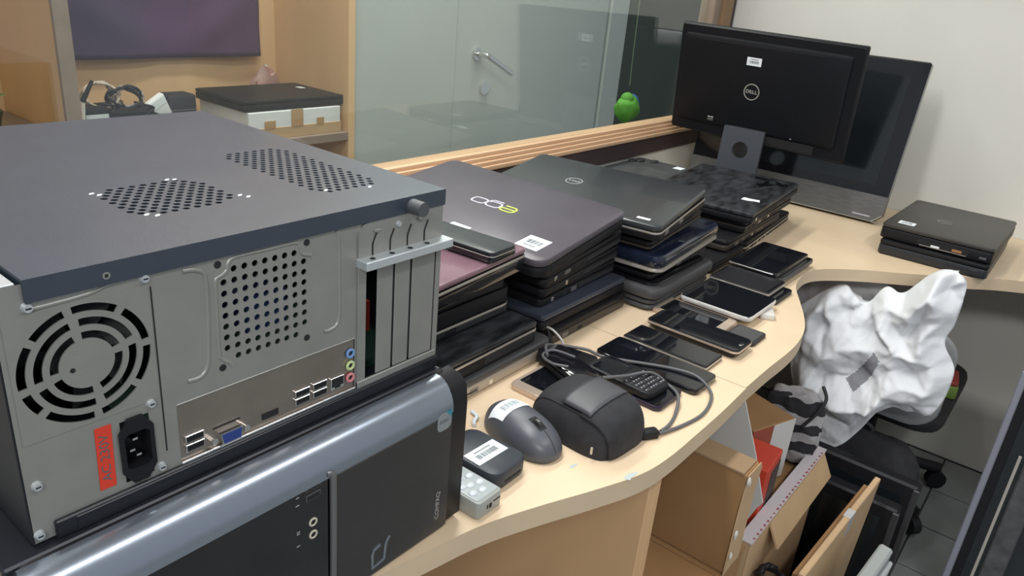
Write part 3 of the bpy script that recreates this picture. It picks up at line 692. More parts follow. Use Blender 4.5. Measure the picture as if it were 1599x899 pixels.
# pile beside the towers
o, b, l = laptop('laptop', 'silver-sided laptop at the bottom of the pile next to the towers', (0.572, 0.245, 0), 0.358, 0.25, 0.028, R(1), base=SILB, lid=GREYL, ports=6, seed=3, r=0.016, group=GRP, slot=False)
box('grille_mark', INSIDE, b, -.02, .0, -.1258, -.12, .008, .0095)
laptop('laptop', 'black laptop with a smeared dusty lid above the silver-sided one', (0.552, 0.252, .0285), 0.332, 0.25, 0.035, R(1.5), lid=DUSTY, ports=5, seed=6, rim=CTRIM, group=GRP, r=.008)
laptop('laptop', 'black laptop with a thin pale trim line, third up beside the towers', (0.553, 0.302, .064), 0.318, 0.25, 0.044, R(1), rim=CTRIM, ports=5, seed=8, group=GRP, r=.018, lid_t=.024)
laptop('laptop', 'plain black laptop squeezed under the purple-lidded one', (0.545, 0.298, .1085), 0.30, 0.245, 0.032, R(1), ports=4, seed=9, group=GRP, r=.012)
o, b, l = laptop('laptop', 'black laptop with a glossy purple lid and pale trim, topmost beside the towers', (0.541, 0.262, .141), 0.306, 0.25, 0.036, R(6), base=BLACK_G, lid=PURP, rim=CTRIM, seed=10, group=GRP, r=.010, lid_t=.008)
barcode_label('paper_label', l, .018, .012, (0.065, -.045, .008), (0, 0, 1.2), 4)
tb = thing('portable_drive', 'slim dark slab with rounded corners lying on the purple lid', 'drive', (0.628, 0.238, TB + .179), (0, 0, R(4)))
plate('drive_body', BLACK_G, tb, .060, .20, 0, .013, .009, .003); plate('drive_top', DKGREY, tb, .057, .197, .012, .0152, .008, .001)
plate('drive_trim', CTRIM, tb, .0604, .2004, .0085, .0098, .009, 0.0002)

# pile with the grey-plum lid
laptop('laptop', 'brownish black laptop at the bottom of the plum-lidded pile', (0.885, 0.325, 0), 0.232, 0.37, 0.027, R(1), base=BROWNB, lid=BLACK, ports=5, seed=12, group=GRP, slot=False, r=.006)
laptop('laptop', 'blue-grey topped laptop sticking out under the plum-lidded pile', (0.876, 0.335, .0275), 0.255, 0.376, 0.028, R(1), base=BLACK, lid=BLUEGREY, ports=0, seed=13, group=GRP, r=.006, lid_t=.010)
laptop('laptop', 'black laptop just above the blue-grey topped one', (0.884, 0.350, .0565), 0.238, 0.36, 0.0255, R(2), (0, R(-1)), ports=5, seed=14, group=GRP, r=.01)
laptop('laptop', 'black laptop in the middle of the plum-lidded pile', (0.872, 0.345, .0850), 0.250, 0.365, 0.0245, R(4), (R(.6), R(-1.8)), ports=5, seed=15, group=GRP, r=.012)
laptop('laptop', 'black laptop right under the plum-lidded one', (0.860, 0.340, .1140), 0.258, 0.37, 0.0235, R(4.5), (R(1.3), R(-3.2)), ports=5, seed=16, group=GRP, r=.012)
o, b, l = laptop('laptop', 'large laptop with a grey-plum lid and green and white lettering, top of its pile', (0.8372, 0.3341, .1448), 0.2815, 0.378, 0.0312, R(5.44), (R(2.35), R(-4.44)), lid=PLUM, ports=4, seed=17, group=GRP, r=.020, lid_t=.012, slot=False)
# big lower-case letters e, g, o : read along +Y, tops towards -X
GREEN_P = mat('lime_print', (0.52, 0.62, 0.10), 0.4); WHITE_P = mat('silver_print', (0.62, 0.60, 0.68), 0.35, 0.3)
lg = bpy.data.objects.new('logo', None); COL.objects.link(lg); lg.parent = l; lg.location = (-.004, -.008, .0121); lg.rotation_euler = (0, 0, PI / 2)
def rrc(cx, cy, w_, h_, r_): return rr(w_, h_, r_, 4, cx, cy)
bm = bmesh.new(); ribbon(bm, rrc(.0295, 0, .027, .022, .008), .0034, 0, .0006, True); finish(bm, 'letter', WHITE_P, lg, smooth=0)
bm = bmesh.new(); ribbon(bm, rrc(0, 0, .027, .022, .008), .0034, 0, .0006, True); ribbon(bm, [(.0135, .004), (.0135, -.012), (.010, -.0175), (-.010, -.0175)], .0034, 0, .0006); finish(bm, 'letter', WHITE_P, lg, smooth=0)
bm = bmesh.new(); q = rrc(-.0295, 0, .027, .022, .008); ribbon(bm, q[5:] , .0038, 0, .0006); ribbon(bm, [(-.043, .0), (-.016, .0), (-.016, .006)], .0038, 0, .0006); ribbon(bm, [(-.035, -.011), (-.018, -.011)], .0038, 0, .0006); finish(bm, 'letter', GREEN_P, lg, smooth=0)
barcode_label('paper_label', l, .040, .045, (-.090, -.142, .012), (0, 0, R(88)), 5)
box('paper_label', WHITE, l, -.122, -.110, -.040, -.004, .012, .0124)

# pile with the round-badge lid
laptop('laptop', 'grey round-cornered laptop at the bottom of the pile with the ring-badged lid', (1.137, 0.268, 0), 0.250, 0.345, 0.022, R(1), base=GREYL, lid=GREYL, ports=0, seed=20, group=GRP, r=.022, ch=.006, lid_t=.008)
laptop('laptop', 'grey laptop with a dark recessed top, second from the desk under the ring-badged lid', (1.136, 0.262, .0225), 0.256, 0.345, 0.027, R(1), base=GREYL, lid=BLACK_G, ports=0, seed=21, group=GRP, r=.022, stagger=.028, ch=.006, lid_t=.005, gap=.0)
laptop('laptop', 'thin black laptop hidden between the grey and the navy laptops', (1.155, 0.290, .050), 0.250, 0.34, 0.022, R(2), ports=5, seed=22, group=GRP, r=.008)
o, b, l = laptop('laptop', 'navy glossy laptop with a bright silver lower edge, under the ring-badged lid', (1.154, 0.275, .073), 0.290, 0.345, 0.033, R(4), (0, R(-1)), base=CTRIM, lid=NAVY, seed=23, group=GRP, r=.022, lid_t=.022, ch=.006)
laptop('laptop', 'small black laptop with a brown edge, wedged open below the ring-badged lid', (1.142, 0.300, .1100), 0.250, 0.33, 0.0175, R(5), (0, R(-2.4)), base=BROWNB, ports=5, seed=24, group=GRP, r=.008)
o, b, l = laptop('laptop', 'dark grey laptop with a ring badge on its lid, top of its pile', (1.116, 0.306, .138), 0.2450, 0.3762, 0.032, R(6.89), (R(-.17), R(-4.6)), lid=DKGREY, base=BLACK, rim=CTRIM, ports=5, seed=25, group=GRP, r=.014, lid_t=.010, lidopen=R(1.2), gap=.003, slot=False)
dell_logo(l, (0.002, 0.045, .0101), (0, 0, PI / 2), .0165, mat('badge_silver', (0.55, 0.58, 0.58), 0.3, 0.6))
box('paper_label', WHITE, l, -.102, -.094, -.160, -.135, .010, .0104)

# low pile in front of the monitors
laptop('laptop', 'black laptop at the bottom of the low pile below the monitors', (1.665, 0.262, 0), 0.375, 0.255, 0.024, R(5), ports=6, seed=30, group=GRP, rim=CTRIM)
laptop('laptop', 'black laptop poking out to the left in the low pile below the monitors', (1.560, 0.255, .0245), 0.37, 0.25, 0.025, R(3), ports=6, seed=31, group=GRP, base=BROWNB)
laptop('laptop', 'black laptop with a worn side, third in the low pile below the monitors', (1.640, 0.258, .050), 0.37, 0.25, 0.027, R(4), ports=6, seed=32, group=GRP, rim=BROWNB)
o, b, l = laptop('laptop', 'black laptop with a smudged lid and crooked white label, top of the low pile', (1.625, 0.248, .081), 0.376, 0.262, 0.026, R(4.5), (0, R(-1.0)), lid=DUSTY, ports=6, seed=33, group=GRP)
bm = bmesh.new(); poly_prism(bm, [(-.020, -.008), (-.006, -.011), (.012, -.006), (.022, -.008), (.020, .010), (.002, .009), (-.016, .013)], 0, .0005)
finish(bm, 'torn_label', WHITE, l, loc=(-.075, -.088, .009), rot=(0, 0, R(-80)))
SM = mat('wet_smudge', (0.006, 0.006, 0.007), 0.10)
for k, (sx_, sy_, ss) in enumerate(((.10, -.07, .03), (.13, -.10, .022), (.15, -.04, .026))):
    bm = bmesh.new(); n = 22
    poly_prism(bm, [(ss * (1 + .45 * math.sin(3 * a + k) + .2 * math.sin(7 * a)) * math.cos(a), .55 * ss * (1 + .4 * math.sin(4 * a + 2 * k)) * math.sin(a)) for a in [2 * PI * i / n for i in range(n)]], 0, .0002)
    finish(bm, 'smudge', SM, l, loc=(sx_, sy_, .009), rot=(0, 0, .7 * k))
laptop('netbook', 'small black laptop flat on the desk between the ring-badged pile and the low pile', (1.378, 0.240, 0), 0.175, 0.26, 0.0235, R(2), ports=0, seed=35, r=.008, pside='-y')
GRP2 = 'small laptops behind the low pile'
laptop('netbook', 'small black laptop at the bottom of the pile against the partition', (1.60, 0.485, 0), 0.33, 0.175, 0.030, R(1), ports=0, group=GRP2)
laptop('netbook', 'small black laptop in the middle of the pile against the partition', (1.60, 0.485, .0305), 0.33, 0.178, 0.030, R(-1), ports=0, group=GRP2)
o, b, l = laptop('netbook', 'small dusty grey laptop topmost against the partition, dark scraps on its corner', (1.615, 0.483, .061), 0.335, 0.178, 0.030, R(1), lid=mat('dusty_grey_lid', (0.060, 0.066, 0.066), 0.5, var=0.3, vscale=25), ports=0, group=GRP2)
for k, (sx_, sy_) in enumerate(((.12, .06), (.145, .03), (.10, .075))):
    bm = bmesh.new(); bmesh.ops.create_icosphere(bm, subdivisions=2, radius=1.0)
    for v in bm.verts: v.co *= 1 + .3 * noise.noise(v.co * 2 + Vector((k, 0, 0)))
    bmesh.ops.scale(bm, vec=(.016, .010, .004), verts=bm.verts); finish(bm, 'rubber_scrap', BLACK_R, l, loc=(sx_, sy_, .011))
box('paper_label', WHITE, l, .125, .155, -.06, -.035, .009, .0094)

# two laptops at the wall end of the desk
WG = 'pair of laptops at the wall'
o, b, l = laptop('laptop', 'black laptop underneath at the cream wall end of the desk', (1.96, -0.208, 0), 0.36, 0.232, 0.034, R(0.5), ports=0, seed=40, base=mat('charcoal', (0.020, 0.022, 0.026), 0.4), group=WG, hinge='+x')
box('drive_slot', BLACK_R, b, -.1806, -.17, -.10, -.03, .007, .013); box('card_slot', SILVER_D, b, -.1806, -.17, -.095, -.080, .017, .018)
o, b, l = laptop('laptop', 'black laptop with an open drive bay, square white label and badge on its matt lid', (1.965, -0.207, .0345), 0.345, 0.238, 0.037, R(-.5), lid=mat('warm_black_lid', (0.040, 0.037, 0.033), 0.42, var=0.1, vscale=20), ports=0, seed=41, group=WG, hinge='+x')
box('drive_bay', INSIDE, b, -.1732, -.10, -.072, .035, .006, .020)
box('bay_floor', CTRIM, b, -.1736, -.10, -.068, .030, .006, .0075)
box('bay_label', WHITE, b, -.1738, -.172, -.012, .006, .008, .0125); box('bay_sticker', mat('orange_print', (0.40, 0.18, 0.06), 0.5), b, -.1738, -.172, -.058, -.038, .010, .0155)
box('side_port', SILVER_D, b, -.1736, -.170, -.108, -.094, .009, .014)
barcode_label('paper_label', l, .036, .030, (-.125, .075, .009), (0, 0, -PI / 2), 9)
q = [(.016 * math.cos(a), .016 * math.sin(a)) for a in [R(20 + 320 * i / 28) for i in range(29)]]
bm = bmesh.new(); ribbon(bm, q, .003, 0, .0005); bg_ = finish(bm, 'badge', mat('dull_silver', (0.30, 0.29, 0.27), 0.4, 0.5), l, loc=(-.02, .012, .009), rot=(0, 0, -PI / 2), smooth=0)
text('badge_text', 'hp', MATS['dull_silver'], bg_, .020, (0, 0, .0003), (0, 0, 0), .0002, shear=.25)

# ------------------------------------------------------------------ tablets and phones
def phone(name, label, cat, x0, x1, y0, y1, z0, t, body, bez=(.004, .004), r=.009, yaw=0, screen=None, home=None, band=None, group='phones laid in a row', buttons=True):
    o = thing(name, label, cat, ((x0 + x1) / 2, (y0 + y1) / 2, TB + z0), (0, 0, yaw), group)
    w_, d_ = x1 - x0, y1 - y0
    plate('body', body, o, w_, d_, 0, t, r, min(.0018, t * .3))
    if band: plate('metal_band', band, o, w_ + .0006, d_ + .0006, t * .35, t * .8, r, .0004)
    plate('face', band if (band and bez[0] > .006) else BLACK_G, o, w_ - .003, d_ - .003, t - .0006, t + .0003, r, 0)
    plate('screen', screen or SCREEN, o, w_ - 2 * bez[0], d_ - 2 * bez[1], t, t + .0006, .003, 0)
    if home: plate('home_button', home, o, .014, .0055, t, t + .0008, .0025, .0002, loc=(0, -d_ / 2 + .008, 0))
    if buttons: box('side_button', body if not band else band, o, -w_ / 2 - .0008, -w_ / 2 + .001, d_ * .22, d_ * .32, t * .35, t * .7, .0002)
    return o
WHT = mat('white_bezel', (0.62, 0.60, 0.56), 0.3)
phone('tablet', 'black tablet with a bright silver lower edge, on top by the low laptop pile', 'tablet', 1.330, 1.522, -.012, .092, .020, .010, BLACK_G, r=.006, band=None, group='tablets by the low laptop pile')
tbl = [x for x in bpy.data.objects if x.name.startswith('tablet') and x.type == 'EMPTY'][0]
box('silver_edge', CHROME, tbl, -.0975, -.0945, -.045, .050, .005, .0085, .0008)
phone('tablet', 'dark tablet lying under the silver-edged one', 'tablet', 1.342, 1.532, -.022, .080, .009, .0105, GREYL, r=.006, group='tablets by the low laptop pile')
phone('tablet', 'lowest dark tablet in the little stack next to the low laptop pile', 'tablet', 1.335, 1.520, -.010, .092, .0, .0085, GREYL, r=.006, group='tablets by the low laptop pile')
phone('tablet', 'small matt black tablet with a pale end, between the white-edged tablet and the silver-edged one', 'tablet', 1.2345, 1.327, -.034, .088, .010, .012, BLACK_R, r=.005, band=CTRIM, bez=(.002, .006), screen=mat('smoky_glass', (0.02, 0.02, 0.023), 0.25), group='tablets by the low laptop pile')
phone('phone', 'dark phone peeping out under the small matt tablet', 'phone', 1.240, 1.330, -.050, .085, 0, .0095, BLACK_R, r=.006)
phone('tablet', 'wide dark-screened tablet with a white rim, lying over the champagne phone', 'tablet', 1.093, 1.226, -.056, .082, .0115, .009, WHT, r=.012, band=WHT, bez=(.0028, .0028))
o = thing('charger_plug', 'white plastic plug under the white-rimmed tablet', 'plug', (1.188, -.050, TB), (0, 0, .5)); plate('plug_body', WHT, o, .06, .026, 0, .011, .004, .002); plate('plug_face', SILVER_D, o, .004, .018, .002, .009, .002, 0, loc=(.030, 0, 0))
phone('phone', 'champagne phone with pale top and bottom bezels', 'phone', 1.027, 1.0985, -.036, .104, .0, .0085, GOLD, r=.011, band=GOLD, bez=(.0065, .016))
phone('phone', 'black phone with a silver rim and a long home button, resting on a darker one', 'phone', .956, 1.0215, -.093, .073, .0085, .008, BLACK, r=.011, band=GOLD, bez=(.003, .004), home=CHROME)
phone('phone', 'dull dark phone mostly hidden under the silver-rimmed black phone', 'phone', .962, 1.024, -.085, .060, .0, .008, BLACK_R, r=.008)
o = thing('dark_pouch', 'dark flat sleeve corner beside the silver-rimmed black phone', 'sleeve', (1.058, -.066, TB)); plate('sleeve_body', BLACK_R, o, .062, .052, 0, .007, .008, .0015); plate('sleeve_seam', GREYL, o, .054, .044, .0065, .0075, .006, 0)
phone('phone', 'black phone with a thin pale rim, lying on the seam between the desks', 'phone', .884, .945, -.075, .074, .0, .009, BLACK, r=.004, band=CTRIM, bez=(.003, .004))
phone('phone', 'large plain black phone with no visible rim, nearest of the row to the cable loop', 'phone', .803, .876, -.098, .076, .0, .009, BLACK_G, r=.009, bez=(.0025, .0025))
phone('phone', 'champagne phone with a pale end, half hidden by the black pouch', 'phone', .622, .748, .036, .102, .0, .009, GOLD, r=.010, band=GOLD, bez=(.016, .0065), buttons=False)
phone('phone', 'dark purple phone peeping out below the keypad phone', 'phone', .722, .796, -.082, -.034, .0, .008, mat('purple_black', (0.022, 0.014, 0.035), 0.3), r=.010, buttons=False)
kp = thing('keypad_phone', 'black phone with a small full keyboard of silver marked keys', 'phone', (.757, -.010, TB + .009), (0, 0, R(-4)))
plate('body', BLACK, kp, .058, .112, 0, .011, .012, .003)
plate('screen', SCREEN, kp, .048, .044, .0108, .0116, .003, 0, loc=(0, .026, 0))
KEY = mat('key_black', (0.03, 0.03, 0.033), 0.35); kme = None
for ry in range(5):
    for rx in range(8):
        kx, ky = -.0215 + rx * .00615, -.046 + ry * .0085
        kk = box('key', KEY, kp, -.0024, .0024, -.0032, .0032, 0, .0014, .0006, loc=(kx, ky, .0108)) if kme is None else None
        if kk is None:
            kk = bpy.data.objects.new('key', kme); COL.objects.link(kk); kk.parent = kp; kk.location = (kx, ky, .0108)
        kme = kk.data
bm = bmesh.new()
for ry in range(5):
    for rx in range(8):
        if (rx * 3 + ry * 5) % 4 < 3: abox(bm, -.0224 + rx * .00615, -.0206 + rx * .00615, -.0465 + ry * .0085, -.0448 + ry * .0085, .0122, .0125)
finish(bm, 'key_marks', WHITE_P, kp, smooth=0)
fp2 = thing('flip_phone', 'black clamshell phone with a chrome corner, tangled in the grey cable', 'phone', (.707, .062, TB + .0098), (0, 0, R(68)))
plate('lower_half', BLACK, fp2, .112, .050, 0, .010, .012, .003); plate('upper_half', BLACK_G, fp2, .108, .048, .0102, .018, .012, .003)
tubeo('chrome_trim', SILVER_D, fp2, [(-.045, -.0255, .012), (-.0545, -.012, .012), (-.0545, .012, .012), (-.045, .0255, .012)], .0016)
bp_ = thing('candybar_phone', 'black bar phone lying across the end of the clamshell phone', 'phone', (.752, .078, TB + .0), (0, 0, R(8)))
plate('body', BLACK, bp_, .048, .060, 0, .014, .010, .003); plate('screen', SCREEN, bp_, .036, .026, .0138, .0146, .002, 0, loc=(0, .012, 0))
GCAB = mat('grey_cable', (0.10, 0.10, 0.105), 0.5)
cb1 = thing('cable', 'grey cable looping over the phones with a black plug at its end', 'cable', (.70, -.08, TB))
def rel(pts, o): return [(x - o[0], y - o[1], z) for x, y, z in pts]
co = (.70, -.08)
tubeo('cord', GCAB, cb1, rel([(.690, .088, .033), (.720, .112, .030), (.752, .118, .017), (.775, .105, .012), (.787, .080, .012), (.786, .055, .012), (.797, .025, .013), (.815, -.005, .0125), (.834, -.043, .0125), (.840, -.078, .0125), (.828, -.108, .006), (.800, -.122, .0026), (.759, -.128, .0026), (.713, -.121, .0026), (.672, -.110, .0045)], co), .0024, 8, 8)
tubeo('cord', GCAB, cb1, rel([(.700, .0, .030), (.738, -.018, .0262), (.765, -.030, .0262), (.782, -.040, .0215), (.7875, -.058, .0115), (.770, -.085, .0110), (.738, -.100, .0030), (.705, -.108, .0026), (.678, -.109, .0045)], co), .0024, 8, 8)
tubeo('cord', GCAB, cb1, rel([(.686, .048, .0325), (.680, .072, .0305), (.690, .096, .0305), (.715, .095, .0305), (.720, .060, .031)], co), .0022, 8, 8)
plate('plug', BLACK, cb1, .026, .015, .0005, .011, .004, .002, loc=(.660 - co[0], -.101 - co[1], 0), rot=(0, 0, R(150)))
tubeo('plug_tip', WHT, cb1, rel([(.648, -.094, .006), (.640, -.088, .0055), (.630, -.082, .005)], co), .0025, 6, 4)
ep = thing('earphone_lead', 'short black and cream lead behind the clamshell phone', 'cable', (.765, .135, TB))
tubeo('lead', BLACK, ep, [(-.005, -.004, .004), (.004, .006, .012), (.010, .012, .022), (.004, .020, .030)], .005, 8, 6); tubeo('cream_wire', WHT, ep, [(.004, .020, .030), (.000, .0, .034), (.006, -.016, .020), (.01, -.022, .003)], .0018)
wc = thing('white_wire', 'short clear-white wire by the silver-sided laptop', 'wire', (.525, .085, TB))
tubeo('wire', mat('clear_wire', (0.65, 0.70, 0.72), 0.2), wc, [(.010, .008, .003), (.006, -.004, .0032), (-.006, -.010, .003), (-.012, -.016, .003)], .0028)

# ------------------------------------------------------------------ pouch, mouse, modem, remote
def dome(bm, a, b, h, n, fz, nx=26, ny=30, zoff=0.0, yclip=(-1, 1), xclip=(-1, 1), skirt=True):
    g = []
    for j in range(ny + 1):
        row = []
        for i in range(nx + 1):
            u = xclip[0] + (xclip[1] - xclip[0]) * i / nx; v = yclip[0] + (yclip[1] - yclip[0]) * j / ny
            x, y = a * u * math.sqrt(max(0, 1 - v * v * .5)) if n == 'disc' else a * u, b * v * math.sqrt(max(0, 1 - u * u * .5)) if n == 'disc' else b * v
            row.append(bm.verts.new((x, y, fz(u, v) + zoff)))
        g.append(row)
    for j in range(ny):
        for i in range(nx): bm.faces.new((g[j][i], g[j][i + 1], g[j + 1][i + 1], g[j + 1][i]))
    return g
po = thing('camera_pouch', 'black padded fabric pouch with a flap and rubber tab, beside the mouse', 'pouch', (.617, -.032, TB), (0, 0, R(-4)))
FAB = mat('black_fabric', (0.020, 0.020, 0.023), 0.8, var=0.25, vscale=60, bump=0.35, bscale=1500)
pa, pb, ph = .052, .066, .058
def pz(u, v): return ph * (1 - abs(u) ** 5) ** .35 * (1 - abs(v) ** 4) ** .40 * (1 - .10 * (u - .2) ** 2)
def pgrid(zo, yc=(-1, 1), xc=(-1, 1), nx=36, ny=40, base=True):
    bm = bmesh.new(); g = []
    def warp(t): return math.sin(t * PI / 2)
    for j in range(ny + 1):
        row = []
        for i in range(nx + 1):
            u = xc[0] + (xc[1] - xc[0]) * i / nx; v = yc[0] + (yc[1] - yc[0]) * j / ny
            u, v = (warp(u), warp(v))
            s = 1 + zo / .05
            x = pa * s * u * (1 - .16 * v ** 4); y = pb * s * v * (1 - .14 * u ** 4)
            row.append(bm.verts.new((x, y, max(0.0, pz(u, v)) + zo)))
        g.append(row)
    for j in range(ny):
        for i in range(nx): bm.faces.new((g[j][i], g[j][i + 1], g[j + 1][i + 1], g[j + 1][i]))
    return bm
bm = pgrid(0.0); finish(bm, 'body', FAB, po, smooth=180)
bm = pgrid(0.0022, (-1, -.18), (-.62, .98)); fo = finish(bm, 'flap', FAB, po, smooth=180); fo.modifiers.new('thickness', 'SOLIDIFY').thickness = .0022
bm = pgrid(0.0040, (-.32, .12), (-.55, .42), 12, 8); tt = finish(bm, 'rubber_tab', mat('tab_rubber', (0.060, 0.060, 0.066), 0.45), po, smooth=180); tt.modifiers.new('thickness', 'SOLIDIFY').thickness = .002
q = [(math.sin(t * PI / 2)) for t in [-.97 + 1.94 * i / 40 for i in range(41)]]
pth = [Vector((pa * (-.80) * (1 - .16 * v ** 4), pb * v * (1 - .14 * .8 ** 4), pz(-.80, v) + .0006)) for v in q]
bm = bmesh.new(); tube(bm, pth, .0011, 6); finish(bm, 'piping', BLACK_R, po)
box('zip_pull', CTRIM, po, -.0545, -.052, -.050, -.047, .010, .020, .0006)

mo = thing('computer_mouse', 'dark grey wireless mouse with a white barcode label on its back', 'mouse', (.5365, .010, TB), (0, 0, R(-10)))
MG = mat('mouse_grey', (0.075, 0.080, 0.092), 0.38)
ma, mb, mh = .0325, .060, .036
def mprof(u, v, k=1.0):
    rr_ = abs(u) ** 2.4 + abs(v) ** 2.4
    return mh * max(0.0, 1 - rr_) ** .42 * (1 + .12 * v)
def disc(bm, a, b, f, nr=14, na=48, zo=0.0):
    c = bm.verts.new((0, 0, f(0, 0) + zo)); prev = None; first = None
    for k in range(1, nr + 1):
        s = math.sin(k / nr * PI / 2); ring = []
        for i in range(na):
            t = 2 * PI * i / na; cu_, su_ = math.cos(t), math.sin(t)
            e = (abs(cu_) ** 2.4 + abs(su_) ** 2.4) ** (-1 / 2.4)
            u, v = s * e * cu_, s * e * su_
            ring.append(bm.verts.new((a * u, b * v, f(u * .9999, v * .9999) + zo)))
        for i in range(na):
            j = (i + 1) % na
            if prev is None: bm.faces.new((c, ring[i], ring[j]))
            else: bm.faces.new((prev[i], ring[i], ring[j], prev[j]))
        prev = ring
    return prev
bm = bmesh.new(); rim_ = disc(bm, ma, mb, lambda u, v: mprof(u, v) + .004)
bot = [bm.verts.new((v.co.x * .96, v.co.y * .96, .0008)) for v in rim_]
for i in range(len(rim_)): j = (i + 1) % len(rim_); bm.faces.new((rim_[i], bot[i], bot[j], rim_[j]))
bm.faces.new(bot[::-1]); finish(bm, 'shell', MG, mo, smooth=70)
def patch(name, m, par, us, vs__, zo, nu=14, nv=10, rot=0.0):
    bm = bmesh.new(); g = []
    for j in range(nv + 1):
        row = []
        for i in range(nu + 1):
            u = us[0] + (us[1] - us[0]) * i / nu; v = vs__[0] + (vs__[1] - vs__[0]) * j / nv
            row.append(bm.verts.new((ma * u * (1 + zo / ma * .5), mb * v, mprof(u, v) + .004 + zo)))
        g.append(row)
    for j in range(nv):
        for i in range(nu): bm.faces.new((g[j][i], g[j][i + 1], g[j + 1][i + 1], g[j + 1][i]))
    return finish(bm, name, m, par, smooth=180)
lab = patch('paper_label', WHITE, mo, (-.80, .72), (.18, .62), .0007)
for k in range(9):
    u0 = -.50 + k * .085
    patch('barcode_bar', mat('grey_ink', (0.28, 0.33, 0.34), 0.6), lab, (u0, u0 + (.03 if k % 2 else .055)), (.30, .47), .0011, 2, 4)
patch('button_seam', INSIDE, mo, (-.012, .012), (-.985, -.55), .0004, 2, 12)
bm = bmesh.new(); cyl(bm, (-.0035, -.024, .0322), (1, 0, 0), .0082, .0082, .007, 20); finish(bm, 'scroll_wheel', BLACK_R, mo)
patch('wheel_well', INSIDE, mo, (-.18, .18), (-.58, -.22), .0005, 6, 8)
bm = bmesh.new(); abox(bm, -.0010, .0010, -.027, -.021, .0400, .0406); finish(bm, 'wheel_glint', CHROME, mo)

md = thing('pocket_modem', 'dark blue-grey rounded modem box with a white barcode label, left of the mouse', 'modem', (.4580, .0075, TB), (0, 0, R(2)))
plate('body', mat('slate_plastic', (0.030, 0.036, 0.046), 0.45), md, .062, .088, 0, .0235, .016, .005, seg=7)
barcode_label('paper_label', md, .050, .025, (-.002, -.005, .0235), (0, 0, R(-3)), 21)
box('side_vent', INSIDE, md, -.015, .015, -.0443, -.043, .008, .011)

rm = thing('remote_control', 'small silver-grey remote with round pale buttons, at the tower corner', 'remote', (.4010, -.0050, TB), (0, 0, R(1)))
plate('body', mat('remote_grey', (0.33, 0.34, 0.31), 0.45), rm, .040, .094, 0, .021, .005, .002)
plate('face', mat('remote_face', (0.40, 0.44, 0.44), 0.3), rm, .035, .086, .0207, .0218, .004, .0003)
BTN = mat('remote_button', (0.58, 0.62, 0.64), 0.3); bme = None
for k, (bx, by) in enumerate(((-.010, -.030), (.002, -.033), (.010, -.022), (-.002, -.019), (-.011, -.015), (.010, -.007), (-.003, -.003), (-.012, .003), (.008, .008), (-.004, .014), (.010, .022), (-.009, .026))):
    if bme is None:
        bm = bmesh.new(); bmesh.ops.create_uvsphere(bm, u_segments=16, v_segments=8, radius=1.0); bmesh.ops.scale(bm, vec=(.0058, .0046, .0022), verts=bm.verts)
        q = finish(bm, 'button', BTN, rm, smooth=180); bme = q.data
    else:
        q = bpy.data.objects.new('button', bme); COL.objects.link(q); q.parent = rm
    q.location = (bx, by, .0218)
box('end_slot', INSIDE, rm, -.006, -.004, -.0474, -.046, .008, .013); box('end_slot', INSIDE, rm, -.002, .002, -.0474, -.046, .007, .013); box('end_slot', INSIDE, rm, .005, .016, -.0474, -.046, .012, .0135)

# ------------------------------------------------------------------ monitor seen from behind
tl = R(8)
mn = thing('monitor', 'black monitor turned with its back and ring badge to the room', 'monitor', (1.925, 0.318, TB))
mw, mhh = 0.494, 0.292
tr_ = bpy.data.objects.new('monitor_head', None); COL.objects.link(tr_); tr_.parent = mn; tr_.location = (-0.010, 0, .165); tr_.rotation_euler = (R(1), -tl, 0)
MB_ = mat('monitor_black', (0.0045, 0.0055, 0.008), 0.5, var=0.1, vscale=30, spec=0.3)
# local: x towards the wall (screen side), y across, z up
box('front_bezel', MB_, tr_, .012, .026, -mw / 2, mw / 2, 0, mhh, .003)
bm = bmesh.new()
def mring(i, x): return [(x, y, z) for y, z in rr(mw - 2 * i, mhh - 2 * i, .008, 4, 0, mhh / 2)]
loft(bm, [mring(0, .012), mring(.002, .006), mring(.004, .004)]); back = finish(bm, 'back_shell', MB_, tr_)
bm = bmesh.new()
def bring(i, x): return [(x, y, z) for y, z in rr(.455 - 2 * i, .238 - 2 * i, .010, 4, .006, .150)]
loft(bm, [bring(0, .006), bring(.003, -.001), bring(.008, -.003)]); bulge = finish(bm, 'electronics_hump', MB_, tr_)
box('vent_slot', INSIDE, bulge, -.0034, .004, -.15, .19, .2560, .2580)
box('lower_recess', INSIDE, tr_, .000, .006, -.17, .06, .006, .030)
dell_logo(bulge, (-.0031, .018, .140), (PI / 2, 0, -PI / 2), .0205, mat('badge_grey', (0.50, 0.49, 0.46), 0.35, 0.5))
barcode_label('paper_label', bulge, .040, .021, (-.0031, .024, .218), (PI / 2, 0, -PI / 2), 31)
box('video_port', SILVER_D, bulge, -.0036, .0, .115, .133, .042, .054, .001); box('panel', SCREEN, tr_, .0262, .0268, -mw / 2 + .015, mw / 2 - .015, .015, mhh - .015)
box('lock_slot', CHROME, bulge, -.0036, .0, -.110, -.106, .036, .039)
